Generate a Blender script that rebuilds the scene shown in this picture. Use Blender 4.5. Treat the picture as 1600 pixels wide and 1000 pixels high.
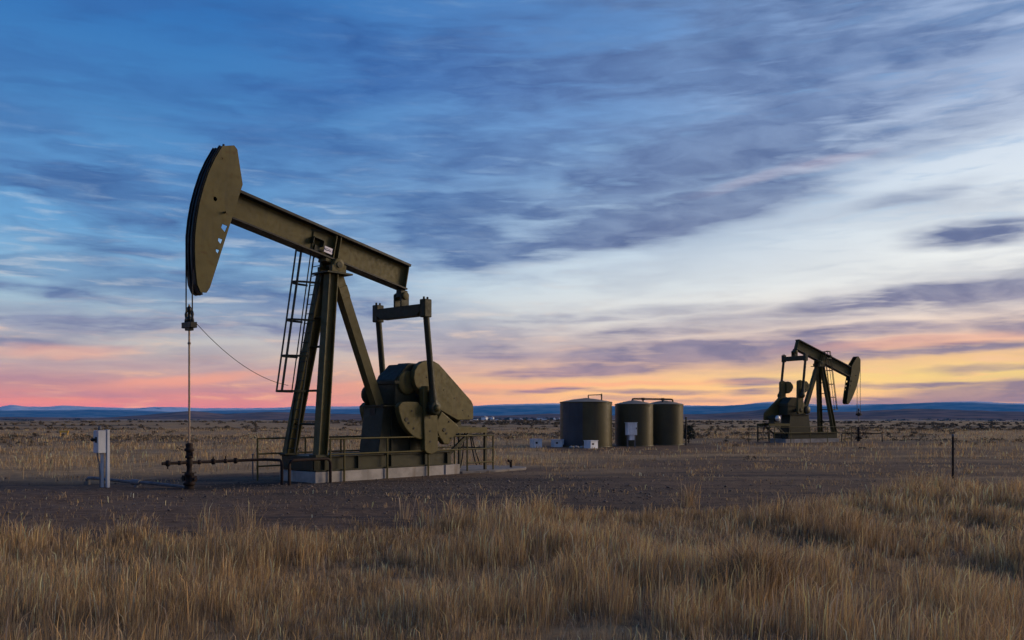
import bpy, bmesh, math, random
import numpy as np
from mathutils import Vector, Matrix
from mathutils.geometry import tessellate_polygon

random.seed(7)
RNG = np.random.default_rng(11)
R = math.radians
for o in list(bpy.data.objects):
    bpy.data.objects.remove(o)
scene = bpy.context.scene
COL = scene.collection

# ------------------------------------------------------------------ camera
cam_d = bpy.data.cameras.new('camera')
cam = bpy.data.objects.new('camera', cam_d)
COL.objects.link(cam)
cam_d.sensor_width = 36.0
cam_d.lens = 31.5
cam_d.shift_y = 0.09375
cam_d.clip_start = 0.1
cam_d.clip_end = 200000
cam.location = (0, 0, 2.0)
cam.rotation_euler = (R(90), 0, 0)
scene.camera = cam
scene.view_settings.view_transform = 'Standard'
scene.view_settings.look = 'None'
scene.view_settings.gamma = 1
scene.view_settings.use_curve_mapping = False
scene.view_settings.exposure = 0.0
scene.cycles.use_denoising = True
scene.cycles.use_adaptive_sampling = True
scene.cycles.adaptive_threshold = 0.015
scene.cycles.max_bounces = 4
scene.cycles.diffuse_bounces = 2
scene.cycles.volume_bounces = 0
scene.cycles.transparent_max_bounces = 8

SUN_AZ = 72.0          # degrees to the right of the view direction
SUN_EL = 16.0
HAZE_D = 4.8e-5        # density of the evening air
HAZE_TOP = 320.0

# ------------------------------------------------------------------ world
def lin(c):
    return tuple(((v / 255.0) / 12.92 if v / 255.0 <= 0.04045 else ((v / 255.0 + 0.055) / 1.055) ** 2.4) for v in c) + (1.0,)

world = bpy.data.worlds.new('World')
scene.world = world
world.use_nodes = True
WT = world.node_tree
for n in list(WT.nodes):
    WT.nodes.remove(n)

class NB:
    """small node builder"""
    def __init__(self, tree):
        self.t = tree
    def n(self, kind, **kw):
        nd = self.t.nodes.new(kind)
        for k, v in kw.items():
            setattr(nd, k, v)
        return nd
    def put(self, sock, v):
        if isinstance(v, bpy.types.NodeSocket):
            self.t.links.new(v, sock)
        elif v is not None:
            sock.default_value = v
    def m(self, op, a, b=None, c=None, clamp=False):
        nd = self.n('ShaderNodeMath', operation=op, use_clamp=clamp)
        self.put(nd.inputs[0], a)
        if b is not None: self.put(nd.inputs[1], b)
        if c is not None: self.put(nd.inputs[2], c)
        return nd.outputs[0]
    def vm(self, op, a, b=None):
        nd = self.n('ShaderNodeVectorMath', operation=op)
        self.put(nd.inputs[0], a)
        if b is not None:
            if op == 'SCALE': self.put(nd.inputs[3], b)
            else: self.put(nd.inputs[1], b)
        return nd.outputs['Value'] if op in ('LENGTH', 'DOT_PRODUCT', 'DISTANCE') else nd.outputs[0]
    def xyz(self, x, y, z=0.0):
        nd = self.n('ShaderNodeCombineXYZ')
        self.put(nd.inputs[0], x); self.put(nd.inputs[1], y); self.put(nd.inputs[2], z)
        return nd.outputs[0]
    def sep(self, v):
        nd = self.n('ShaderNodeSeparateXYZ'); self.put(nd.inputs[0], v)
        return nd.outputs
    def rng(self, v, a, b, c=0.0, d=1.0, mode='SMOOTHSTEP'):
        nd = self.n('ShaderNodeMapRange', interpolation_type=mode)
        self.put(nd.inputs[0], v); self.put(nd.inputs[1], a); self.put(nd.inputs[2], b)
        self.put(nd.inputs[3], c); self.put(nd.inputs[4], d)
        return nd.outputs[0]
    def noise(self, vec, scale=1.0, detail=4.0, rough=0.5, dist=0.0, out=0):
        nd = self.n('ShaderNodeTexNoise')
        self.put(nd.inputs['Vector'], vec)
        self.put(nd.inputs['Scale'], scale); self.put(nd.inputs['Detail'], detail)
        self.put(nd.inputs['Roughness'], rough); self.put(nd.inputs['Distortion'], dist)
        return nd.outputs[out]
    def mix(self, f, a, b, blend='MIX'):
        nd = self.n('ShaderNodeMix', data_type='RGBA', blend_type=blend, clamp_factor=True)
        self.put(nd.inputs[0], f); self.put(nd.inputs[6], a); self.put(nd.inputs[7], b)
        return nd.outputs[2]
    def ramp(self, v, stops, interp='LINEAR'):
        nd = self.n('ShaderNodeValToRGB')
        self.put(nd.inputs[0], v)
        cr = nd.color_ramp
        cr.interpolation = interp
        while len(cr.elements) < len(stops):
            cr.elements.new(0.5)
        for e, (p, c) in zip(cr.elements, stops):
            e.position = p; e.color = c
        return nd.outputs[0]
    def mapping(self, v, loc=(0, 0, 0), rot=(0, 0, 0), scale=(1, 1, 1), kind='POINT'):
        nd = self.n('ShaderNodeMapping', vector_type=kind)
        self.put(nd.inputs[0], v)
        nd.inputs[1].default_value = loc; nd.inputs[2].default_value = rot; nd.inputs[3].default_value = scale
        return nd.outputs[0]

W = NB(WT)
ND = W.n('ShaderNodeTexCoord').outputs['Generated']
dx, dy, dz = W.sep(ND)
AZ = W.m('MULTIPLY', W.m('ARCTAN2', dx, dy), 57.29578)
EL = W.m('MULTIPLY', W.m('ARCSINE', dz), 57.29578)
ELP = W.m('MAXIMUM', EL, 0.0)
# angle in azimuth away from the place where the sun went down
dl = W.m('ABSOLUTE', W.m('SUBTRACT', AZ, SUN_AZ))
dl = W.m('MINIMUM', dl, W.m('SUBTRACT', 360.0, dl))

def el_ramp(stops):
    s = [(e / 45.0, lin(c)) for e, c in stops]
    return W.ramp(W.m('DIVIDE', ELP, 45.0, clamp=True), s)

cool = el_ramp([(0, (232, 122, 92)), (0.9, (234, 138, 112)), (1.5, (210, 142, 138)), (2.4, (198, 160, 162)), (3.6, (196, 184, 184)),
                (5, (186, 190, 200)), (6.5, (166, 192, 214)), (8.2, (140, 182, 218)), (11, (104, 160, 212)), (14.5, (88, 144, 202)),
                (18, (70, 132, 194)), (23, (48, 112, 182)), (45, (24, 78, 146))])
midc = el_ramp([(0, (255, 178, 108)), (1.0, (255, 200, 124)), (2.0, (255, 206, 136)), (3.0, (244, 196, 160)), (4.4, (222, 200, 194)),
                (6, (222, 220, 222)), (8, (214, 224, 234)), (11, (184, 206, 230)), (14.5, (142, 178, 220)), (18, (116, 160, 214)),
                (23, (92, 144, 206)), (45, (32, 82, 148))])
warm = el_ramp([(0, (248, 190, 140)), (1.0, (255, 205, 132)), (2.4, (255, 224, 126)), (3.4, (254, 208, 140)), (4.5, (242, 204, 178)),
                (6, (240, 224, 216)), (8, (242, 243, 244)), (11, (228, 236, 244)), (14.5, (212, 224, 240)), (18, (190, 206, 234)),
                (23, (166, 188, 224)), (45, (44, 88, 150))])
clear = W.mix(W.rng(dl, 92.0, 64.0), cool, midc)
clear = W.mix(W.rng(dl, 68.0, 42.0), clear, warm)

# cloud coordinates: a flat layer seen in perspective, and angles for the single banks
inv = W.m('DIVIDE', 1.0, W.m('ADD', W.m('MAXIMUM', dz, 0.0), 0.06))
Q = W.xyz(W.m('MULTIPLY', dx, inv), W.m('MULTIPLY', dy, inv))
E2 = W.xyz(AZ, EL)
wv = W.noise(W.mapping(E2, scale=(0.055, 0.20, 1)), 1.0, 4.0, 0.55, out=1)
wv2 = W.noise(W.mapping(E2, rot=(0, 0, R(-12)), scale=(0.24, 1.0, 1)), 1.0, 3.0, 0.5, out=1)
off = W.vm('MULTIPLY', W.vm('SUBTRACT', wv, (0.5, 0.5, 0.5)), (4.5, 1.5, 0.0))
off2 = W.vm('MULTIPLY', W.vm('SUBTRACT', wv2, (0.5, 0.5, 0.5)), (2.4, 0.85, 0.0))
EW = W.vm('ADD', W.vm('ADD', E2, off), off2)

def px2ae(px, py):
    a = math.atan((px - 800) / 1400.0)
    e = math.atan((650 - py) / 1400.0 * math.cos(a))
    return math.degrees(a), math.degrees(e)

def banks(lst):
    """soft elongated cloud banks at fixed bearings: (px, py, half length, half thickness, tilt, weight)"""
    acc = None
    for px, py, L, T, tilt, wgt in lst:
        a, e = px2ae(px, py)
        k = 57.3 / 1400.0
        v = W.mapping(EW, loc=(a, e, 0), rot=(0, 0, R(tilt)), scale=(L * k, T * k, 1), kind='TEXTURE')
        d = W.vm('LENGTH', v)
        mk = W.rng(d, 1.25, 0.25, 0.0, wgt)
        acc = mk if acc is None else W.m('MAXIMUM', acc, mk)
    return acc

dark = banks([
    (1530, 360, 125, 21, 2, 1.0), (1400, 468, 240, 17, 3, 0.95), (1150, 225, 330, 42, 10, 0.95), (1000, 350, 370, 34, 10, 1.0),
    (1020, 105, 420, 95, 8, 0.62), (1450, 40, 260, 60, 4, 0.5), (1450, 205, 260, 34, 6, 0.6), (730, 330, 170, 90, 6, 0.72),
    (90, 262, 240, 26, -8, 0.75), (120, 305, 260, 20, -9, 0.62), (130, 500, 190, 20, -3, 0.8), (40, 455, 160, 13, -4, 0.65),
    (300, 440, 190, 26, -5, 0.55), (220, 395, 220, 18, -6, 0.35), (1080, 550, 220, 20, 2, 1.1), (905, 577, 180, 12, 2, 1.05),
    (1165, 594, 70, 10, 0, 1.05), (850, 609, 80, 6, 1, 1.0), (1180, 610, 60, 6, 0, 0.9), (1300, 545, 200, 12, 2, 0.8), (1560, 612, 150, 15, 3, 1.0), (1430, 628, 230, 13, 1, 0.95), (1590, 630, 150, 9, 0, 0.8),
    (1040, 520, 130, 12, 1, 0.65), (1590, 512, 110, 18, -2, 0.8), (1440, 298, 100, 14, 8, 0.45), (960, 624, 80, 7, 1, 0.7),
    (1200, 500, 250, 22, 2, 0.6), (1480, 545, 190, 10, 2, 0.85), (1330, 522, 220, 13, 1, 0.85), (1440, 600, 130, 6, 0, 0.9), (1010, 612, 130, 5, 0, 0.8), (1560, 575, 110, 6, 1, 0.6), (1000, 490, 240, 12, 3, 0.5), (700, 610, 120, 5, 1, 0.5), (380, 520, 220, 14, 2, 0.5), (100, 540, 170, 9, -1, 0.55), (330, 610, 200, 5, 2, 0.5), (60, 585, 240, 14, -2, 0.55), (250, 560, 200, 12, 3, 0.5), (540, 470, 160, 40, 3, 0.5),
    (760, 555, 150, 20, 2, 0.5), (560, 545, 130, 12, 2, 0.45), (200, 612, 260, 6, 3, 0.5), (1050, 625, 120, 5, 1, 0.6),
    (480, 230, 260, 60, -6, 0.28), (880, 40, 300, 60, 7, 0.6), (1250, 95, 330, 42, 7, 0.6), (560, 130, 240, 50, 8, 0.35), (640, 60, 200, 40, 6, 0.3)])
# fields of cloud in the layer itself
n_big = W.noise(W.mapping(Q, rot=(0, 0, R(20)), scale=(0.42, 1.15, 1)), 1.0, 6.0, 0.56, 0.3)
n_fine = W.noise(W.mapping(Q, rot=(0, 0, R(14)), scale=(0.9, 3.6, 1)), 1.0, 7.0, 0.6, 0.5)
n_str = W.noise(W.mapping(EW, rot=(0, 0, R(-5)), scale=(0.16, 1.25, 1)), 1.0, 6.0, 0.6, 0.2)
n_str2 = W.noise(W.mapping(E2, rot=(0, 0, R(4)), scale=(0.26, 1.9, 1)), 1.0, 5.0, 0.52, 0.5)
field = W.m('ADD', W.m('MULTIPLY', n_big, 0.55), W.m('ADD', W.m('MULTIPLY', n_fine, 0.25), W.m('ADD', W.m('MULTIPLY', n_str, 0.18), W.m('MULTIPLY', n_str2, 0.14))))
n_dia = W.noise(W.mapping(EW, rot=(0, 0, R(-13)), scale=(0.052, 0.27, 1)), 1.0, 5.0, 0.50, 0.25)
n_dil = W.noise(W.mapping(EW, loc=(7.3, 2.1, 0), rot=(0, 0, R(6)), scale=(0.080, 0.46, 1)), 1.0, 5.5, 0.52, 0.3)
side = W.rng(dl, 66.0, 92.0)
n_dd = W.m('ADD', W.m('MULTIPLY', n_dia, W.m('SUBTRACT', 1.0, side)), W.m('MULTIPLY', n_dil, side))
field = W.m('ADD', W.m('MULTIPLY', n_dd, 0.74), W.m('ADD', W.m('MULTIPLY', field, 0.20), W.m('MULTIPLY', n_str2, 0.10)))
thin = W.rng(field, 0.445, 0.59, 0.0, 0.90)
tex = W.rng(W.m('ADD', W.m('MULTIPLY', n_str, 0.35), W.m('ADD', W.m('MULTIPLY', n_fine, 0.3), W.m('MULTIPLY', n_str2, 0.35))), 0.34, 0.60, 0.45, 1.1)
dens = W.m('MULTIPLY', dark, tex)
# the clear blue overhead to the left holds little cloud
openblue = W.m('MULTIPLY', W.rng(EL, 12.0, 19.0), W.rng(dl, 70.0, 92.0))
thin = W.m('MULTIPLY', thin, W.m('SUBTRACT', 1.0, W.m('MULTIPLY', openblue, 0.30)))
bright = banks([(1280, 400, 480, 85, 5, 0.85), (1330, 310, 320, 40, 9, 0.7), (820, 470, 260, 45, 6, 0.5), (1400, 580, 330, 22, 1, 0.6), (950, 600, 300, 18, 1, 0.5), (1500, 120, 260, 45, 6, 0.5), (200, 420, 260, 30, -4, 0.45)])
thin = W.m('MULTIPLY', thin, W.m('MULTIPLY', W.m('SUBTRACT', 1.0, bright), W.rng(EL, 1.0, 7.0, 0.45, 1.0)))
cover = W.m('MINIMUM', W.m('ADD', W.m('MULTIPLY', thin, 0.78), W.m('MULTIPLY', dens, 1.0)), 0.93)

ccol = el_ramp([(0, (138, 110, 128)), (2, (134, 116, 142)), (4, (128, 120, 152)), (8, (98, 106, 148)), (13, (100, 118, 160)),
                (20, (94, 120, 168)), (45, (52, 74, 118))])
ccol_cool = el_ramp([(0, (190, 122, 136)), (2, (172, 128, 150)), (4, (132, 132, 166)), (8, (82, 116, 168)), (13, (66, 106, 164)),
                     (20, (52, 98, 166)), (45, (36, 66, 116))])
ccol = W.mix(W.rng(dl, 58.0, 84.0), ccol, ccol_cool)
n_puf = W.noise(W.mapping(EW, rot=(0, 0, R(-16)), scale=(0.24, 0.85, 1)), 1.0, 6.0, 0.55, 0.3)
ccol = W.mix(1.0, ccol, W.xyz(W.rng(n_puf, 0.28, 0.74, 0.82, 1.34, 'LINEAR'), W.rng(n_puf, 0.28, 0.74, 0.84, 1.28, 'LINEAR'), W.rng(n_puf, 0.28, 0.74, 0.89, 1.18, 'LINEAR')), 'MULTIPLY')
cover = W.m('MULTIPLY', cover, W.rng(n_puf, 0.32, 0.68, 1.05, 0.86))
sky = W.mix(cover, clear, ccol)
# thin bright wisps: pale high cloud, pink where low light reaches its underside
wisp = W.m('MULTIPLY', W.rng(W.m('ADD', W.m('MULTIPLY', n_str, 0.45), W.m('MULTIPLY', n_str2, 0.55)), 0.49, 0.68), W.m('SUBTRACT', 1.0, W.m('MINIMUM', dens, 1.0)))
wcol = el_ramp([(0, (255, 190, 140)), (2.5, (255, 198, 150)), (4.5, (238, 204, 184)), (7, (216, 216, 220)), (12, (176, 200, 226)),
                (18, (120, 164, 214)), (45, (60, 100, 160))])
sky = W.mix(W.m('MULTIPLY', W.m('MULTIPLY', wisp, 0.62), W.m('SUBTRACT', 1.0, openblue)), sky, wcol)
pink = banks([(1290, 250, 100, 9, 9, 0.20), (1180, 275, 100, 10, 12, 0.16), (110, 548, 110, 12, 2, 0.45),
              (900, 600, 300, 6, 1, 0.5), (300, 590, 160, 10, 4, 0.55), (1450, 535, 200, 10, 2, 0.45), (560, 605, 120, 10, 2, 0.4)])
sky = W.mix(pink, sky, el_ramp([(0, (255, 150, 110)), (2.5, (255, 172, 132)), (5, (240, 178, 160)), (9, (236, 206, 206)), (16, (232, 206, 214)), (45, (200, 190, 210))]))

# low down the glow is stronger than it looks from here, since the haze in between takes part of it
g_t = W.m('MULTIPLY', HAZE_D, W.m('MINIMUM', 40000.0, W.m('DIVIDE', HAZE_TOP, W.m('MAXIMUM', dz, 0.004))))
sky = W.mix(1.0, sky, W.xyz(W.m('EXPONENT', W.m('MULTIPLY', g_t, 0.95)), W.m('EXPONENT', W.m('MULTIPLY', g_t, 0.72)), W.m('EXPONENT', W.m('MULTIPLY', g_t, 0.10))), 'MULTIPLY')

nish = W.n('ShaderNodeTexSky', sky_type='NISHITA', sun_disc=False)
nish.sun_elevation = R(1.5)
nish.sun_rotation = R(SUN_AZ)
bg_sky = W.n('ShaderNodeBackground'); W.put(bg_sky.inputs[0], nish.outputs[0]); bg_sky.inputs[1].default_value = 0.012
bg_cl = W.n('ShaderNodeBackground'); W.put(bg_cl.inputs[0], sky); bg_cl.inputs[1].default_value = 1.0
addsh = W.n('ShaderNodeAddShader')
WT.links.new(bg_sky.outputs[0], addsh.inputs[0]); WT.links.new(bg_cl.outputs[0], addsh.inputs[1])
wo = W.n('ShaderNodeOutputWorld')
WT.links.new(addsh.outputs[0], wo.inputs[0])
world.cycles.sampling_method = 'MANUAL'
world.cycles.sample_map_resolution = 512

# ------------------------------------------------------------------ sun: the wide glow low on the right
sun_d = bpy.data.lights.new('sun', 'SUN')
sun = bpy.data.objects.new('sun', sun_d)
COL.objects.link(sun)
sun_d.energy = 2.9
sun_d.angle = R(30)
sun_d.color = (1.0, 0.76, 0.50)
sdir = Vector((math.sin(R(SUN_AZ)) * math.cos(R(SUN_EL)), math.cos(R(SUN_AZ)) * math.cos(R(SUN_EL)), math.sin(R(SUN_EL))))
sun.rotation_euler = (-sdir).to_track_quat('-Z', 'Y').to_euler()

# ------------------------------------------------------------------ helpers
def tag(o, label=None, cat=None, group=None, kind=None):
    if label: o['label'] = label
    if cat: o['category'] = cat
    if group: o['group'] = group
    if kind: o['kind'] = kind
    return o

def empty(name, loc=(0, 0, 0), rz=0.0, s=1.0):
    o = bpy.data.objects.new(name, None)
    o.empty_display_size = 0.3
    o.location = loc; o.rotation_euler = (0, 0, rz); o.scale = (s, s, s)
    COL.objects.link(o)
    return o

def frame_from(d, up=(0, 0, 1)):
    d = Vector(d).normalized()
    u = Vector(up)
    if abs(d.dot(u)) > 0.98: u = Vector((1, 0, 0))
    x = u.cross(d).normalized()
    y = d.cross(x).normalized()
    return x, y, d

class MB:
    def __init__(self):
        self.v = []; self.f = []; self.s = []
    def add(self, vs, fs, smooth=False):
        o = len(self.v)
        self.v += [tuple(p) for p in vs]
        for f in fs:
            self.f.append(tuple(i + o for i in f)); self.s.append(smooth)
        return self
    def box(self, c, d, rot=None):
        x, y, z = d[0] / 2, d[1] / 2, d[2] / 2
        vs = [Vector(p) for p in ((-x, -y, -z), (x, -y, -z), (x, y, -z), (-x, y, -z), (-x, -y, z), (x, -y, z), (x, y, z), (-x, y, z))]
        if rot is not None: vs = [rot @ p for p in vs]
        vs = [p + Vector(c) for p in vs]
        return self.add(vs, [(0, 3, 2, 1), (4, 5, 6, 7), (0, 1, 5, 4), (1, 2, 6, 5), (2, 3, 7, 6), (3, 0, 4, 7)])
    def b2(self, a, b):
        return self.box([(p + q) / 2 for p, q in zip(a, b)], [abs(q - p) for p, q in zip(a, b)])
    def bar(self, p, q, w, h, up=(0, 0, 1)):
        """rectangular bar from p to q: w across, h along up"""
        p, q = Vector(p), Vector(q)
        x, y, d = frame_from(q - p, up)
        vs = []
        for c in (p, q):
            for sx, sy in ((-1, -1), (1, -1), (1, 1), (-1, 1)):
                vs.append(c + x * (w / 2 * sx) + y * (h / 2 * sy))
        return self.add(vs, [(0, 3, 2, 1), (4, 5, 6, 7), (0, 1, 5, 4), (1, 2, 6, 5), (2, 3, 7, 6), (3, 0, 4, 7)])
    def ibeam(self, p, q, w, h, tf=0.03, tw=0.025, up=(0, 0, 1)):
        p, q = Vector(p), Vector(q)
        x, y, d = frame_from(q - p, up)
        a, b, c = w / 2, h / 2, tw / 2
        prof = [(-a, -b), (a, -b), (a, -b + tf), (c, -b + tf), (c, b - tf), (a, b - tf), (a, b), (-a, b), (-a, b - tf), (-c, b - tf), (-c, -b + tf), (-a, -b + tf)]
        n = len(prof)
        vs = [p + x * i + y * j for i, j in prof] + [q + x * i + y * j for i, j in prof]
        fs = [(i, (i + 1) % n, (i + 1) % n + n, i + n) for i in range(n)]
        for o, fl in ((0, True), (n, False)):
            for quad in ((0, 1, 2, 11), (10, 3, 4, 9), (8, 5, 6, 7)):
                qd = tuple(k + o for k in quad)
                fs.append(qd[::-1] if fl else qd)
        return self.add(vs, fs)
    def tube(self, p, q, r, n=10, r2=None, caps=True):
        p, q = Vector(p), Vector(q)
        r2 = r if r2 is None else r2
        x, y, d = frame_from(q - p)
        vs = []
        for c, rr in ((p, r), (q, r2)):
            for i in range(n):
                t = 2 * math.pi * i / n
                vs.append(c + x * (rr * math.cos(t)) + y * (rr * math.sin(t)))
        self.add(vs, [(i, (i + 1) % n, (i + 1) % n + n, i + n) for i in range(n)], True)
        if caps:
            self.add(vs[:n], [tuple(range(n))[::-1]]); self.add(vs[n:], [tuple(range(n))])
        return self
    def path(self, pts, r, n=8, closed=False):
        pts = [Vector(p) for p in pts]
        m = len(pts); rings = []
        for i, p in enumerate(pts):
            if closed: d = pts[(i + 1) % m] - pts[i - 1]
            else: d = pts[min(i + 1, m - 1)] - pts[max(i - 1, 0)]
            x, y, _ = frame_from(d, (0, 0, 1) if abs(d.normalized().z) < 0.9 else (0, 1, 0))
            rings.append([p + x * (r * math.cos(2 * math.pi * k / n)) + y * (r * math.sin(2 * math.pi * k / n)) for k in range(n)])
        vs = [v for rg in rings for v in rg]; fs = []
        for i in range(m if closed else m - 1):
            a, b = i * n, ((i + 1) % m) * n
            fs += [(a + k, a + (k + 1) % n, b + (k + 1) % n, b + k) for k in range(n)]
        self.add(vs, fs, True)
        if not closed:
            self.add(rings[0], [tuple(range(n))[::-1]]); self.add(rings[-1], [tuple(range(n))])
        return self
    def lathe(self, prof, c=(0, 0, 0), n=16, axis='Z', smooth=True):
        vs = []
        for r, h in prof:
            for i in range(n):
                t = 2 * math.pi * i / n
                a, b = r * math.cos(t), r * math.sin(t)
                p = (a, b, h) if axis == 'Z' else ((b, h, a) if axis == 'Y' else (h, a, b))
                vs.append((p[0] + c[0], p[1] + c[1], p[2] + c[2]))
        fs = []
        for j in range(len(prof) - 1):
            for i in range(n):
                fs.append((j * n + i, j * n + (i + 1) % n, (j + 1) * n + (i + 1) % n, (j + 1) * n + i))
        self.add(vs, fs, smooth)
        m = len(prof) - 1
        if prof[0][0] > 1e-5: self.add(vs[:n], [tuple(range(n))[::-1]])
        if prof[m][0] > 1e-5: self.add(vs[m * n:], [tuple(range(n))])
        return self
    def prism(self, poly, y0, y1, holes=()):
        """outline in the x-z plane, extruded along y, with holes cut through"""
        loops = [list(poly)] + [list(h) for h in holes]
        flat = [p for lp in loops for p in lp]
        tris = tessellate_polygon([[Vector((p[0], p[1], 0)) for p in lp] for lp in loops])
        n = len(flat)
        vs = [(p[0], y0, p[1]) for p in flat] + [(p[0], y1, p[1]) for p in flat]
        fs = []
        for t in tris:
            fs.append(tuple(t)); fs.append(tuple(i + n for i in reversed(t)))
        o = 0
        for lp in loops:
            m = len(lp)
            fs += [(o + i, o + (i + 1) % m, o + (i + 1) % m + n, o + i + n) for i in range(m)]
            o += m
        return self.add(vs, fs)
    def tf(self, fn):
        self.v = [tuple(fn(Vector(p))) for p in self.v]
        return self
    def build(self, name, mat, parent=None, bevel=0.0, seg=2):
        me = bpy.data.meshes.new(name)
        me.from_pydata(self.v, [], self.f)
        me.polygons.foreach_set('use_smooth', self.s)
        bm = bmesh.new(); bm.from_mesh(me)
        if bevel: bmesh.ops.remove_doubles(bm, verts=bm.verts, dist=1e-5)
        bmesh.ops.recalc_face_normals(bm, faces=bm.faces)
        bm.to_mesh(me); bm.free()
        me.materials.append(mat)
        o = bpy.data.objects.new(name, me)
        COL.objects.link(o)
        if parent is not None: o.parent = parent
        if bevel:
            md = o.modifiers.new('bevel', 'BEVEL'); md.width = bevel; md.segments = seg; md.limit_method = 'ANGLE'; md.angle_limit = R(35)
        return o

# ------------------------------------------------------------------ numpy noise
def vnoise(x, y, seed=0):
    xi = np.floor(x).astype(np.int64); yi = np.floor(y).astype(np.int64)
    xf = x - xi; yf = y - yi
    u = xf * xf * (3 - 2 * xf); v = yf * yf * (3 - 2 * yf)
    def hsh(a, b):
        k = (a * 374761393 + b * 668265263 + seed * 974711) & 0x7fffffff
        k = ((k ^ (k >> 13)) * 1274126177) & 0x7fffffff
        k = k ^ (k >> 16)
        return (k & 0xffff) / 65535.0
    return (hsh(xi, yi) * (1 - u) + hsh(xi + 1, yi) * u) * (1 - v) + (hsh(xi, yi + 1) * (1 - u) + hsh(xi + 1, yi + 1) * u) * v

def fbm(x, y, o=4, seed=0, g=0.5):
    s = 0; a = 1; t = 0
    for i in range(o):
        s = s + a * vnoise(x * 2 ** i + 17.3 * i, y * 2 ** i - 9.1 * i, seed + i); t += a; a *= g
    return s / t

def sstep(x, a, b):
    t = np.clip((x - a) / (b - a), 0, 1)
    return t * t * (3 - 2 * t)

# ------------------------------------------------------------------ materials
def newmat(name):
    m = bpy.data.materials.new(name); m.use_nodes = True
    nt = m.node_tree
    for n in list(nt.nodes): nt.nodes.remove(n)
    b = NB(nt)
    out = b.n('ShaderNodeOutputMaterial'); bs = b.n('ShaderNodeBsdfPrincipled')
    nt.links.new(bs.outputs[0], out.inputs[0])
    return m, b, bs, out

def bump(b, bs, h, strength=0.3, dist=0.01):
    n = b.n('ShaderNodeBump'); n.inputs['Strength'].default_value = strength; n.inputs['Distance'].default_value = dist
    b.put(n.inputs['Height'], h); b.put(bs.inputs['Normal'], n.outputs[0])

def painted(name, c, rough=0.5, rust=0.25, metal=0.0, wear=(0.045, 0.024, 0.014), scale=1.0):
    m, b, bs, out = newmat(name)
    co = b.n('ShaderNodeTexCoord').outputs['Object']
    big = b.noise(co, 0.9 * scale, 5, 0.6)
    fine = b.noise(co, 7.0 * scale, 6, 0.65)
    streak = b.noise(b.mapping(co, scale=(5 * scale, 5 * scale, 0.6 * scale)), 1.0, 5, 0.6)
    a = b.mix(b.rng(big, 0.3, 0.7), tuple(x * 0.78 for x in c) + (1,), tuple(min(1, x * 1.2) for x in c) + (1,))
    a = b.mix(b.m('MULTIPLY', b.rng(streak, 0.48, 0.70), 0.7), a, tuple(x * 0.6 + 0.008 for x in c) + (1,))
    rm = b.m('MULTIPLY', b.rng(b.m('ADD', b.m('MULTIPLY', fine, 0.6), b.m('MULTIPLY', big, 0.4)), 0.54, 0.66), rust)
    a = b.mix(rm, a, wear + (1,))
    b.put(bs.inputs['Base Color'], a)
    b.put(bs.inputs['Roughness'], b.rng(fine, 0.3, 0.7, rough - 0.08, rough + 0.16))
    bs.inputs['Metallic'].default_value = metal
    bs.inputs['Specular IOR Level'].default_value = 0.22
    bump(b, bs, fine, 0.18, 0.006)
    return m

M = {}
M['olive'] = painted('olive_paint', (0.074, 0.061, 0.017), 0.50, 0.65, wear=(0.070, 0.036, 0.017))
M['olive_shade'] = painted('shaded_olive_paint', (0.026, 0.027, 0.014), 0.5, 0.5)  # olive again, darkened and greened to carry its shadow tone
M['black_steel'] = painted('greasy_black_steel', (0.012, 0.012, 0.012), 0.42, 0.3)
M['rust'] = painted('rusty_iron', (0.019, 0.011, 0.009), 0.75, 0.6, wear=(0.045, 0.017, 0.010), scale=3)
M['grey_metal'] = painted('galvanised_metal', (0.125, 0.13, 0.145), 0.5, 0.25, 0.2)
M['grey_paint'] = painted('light_grey_enclosure_paint', (0.50, 0.52, 0.56), 0.45, 0.10)
M['white_paint'] = painted('white_enclosure_paint', (0.66, 0.68, 0.72), 0.45, 0.10)
M['dark_plastic'] = painted('black_fitting', (0.02, 0.02, 0.022), 0.5, 0.0)
M['tank'] = painted('tank_paint', (0.068, 0.057, 0.026), 0.42, 0.28, scale=0.7)
M['tank_shade'] = painted('shaded_blue_grey_tank_paint', (0.042, 0.050, 0.062), 0.42, 0.25, scale=0.7)  # tank paint with the bluish shade of its left side put in
M['tank_roof'] = painted('dusty_tank_roof', (0.20, 0.17, 0.13), 0.6, 0.3, scale=0.8)
M['silver'] = painted('silver_motor_metal', (0.55, 0.55, 0.55), 0.35, 0.2, 0.5)
M['yellow'] = painted('yellow_marker_paint', (0.75, 0.42, 0.08), 0.5, 0.1)
M['sign_white'] = painted('white_sign_face', (0.72, 0.68, 0.76), 0.5, 0.0)
M['sign_ink'] = painted('faded_purple_ink', (0.10, 0.08, 0.14), 0.6, 0.0)
M['steel_rod'] = painted('polished_steel_rod', (0.24, 0.19, 0.15), 0.35, 0.2, 0.6)
M['house_white'] = painted('pale_house_wall', (0.75, 0.75, 0.78), 0.7, 0.0, scale=0.05)
M['house_roof'] = painted('grey_house_roof', (0.25, 0.25, 0.28), 0.7, 0.0, scale=0.05)

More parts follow.
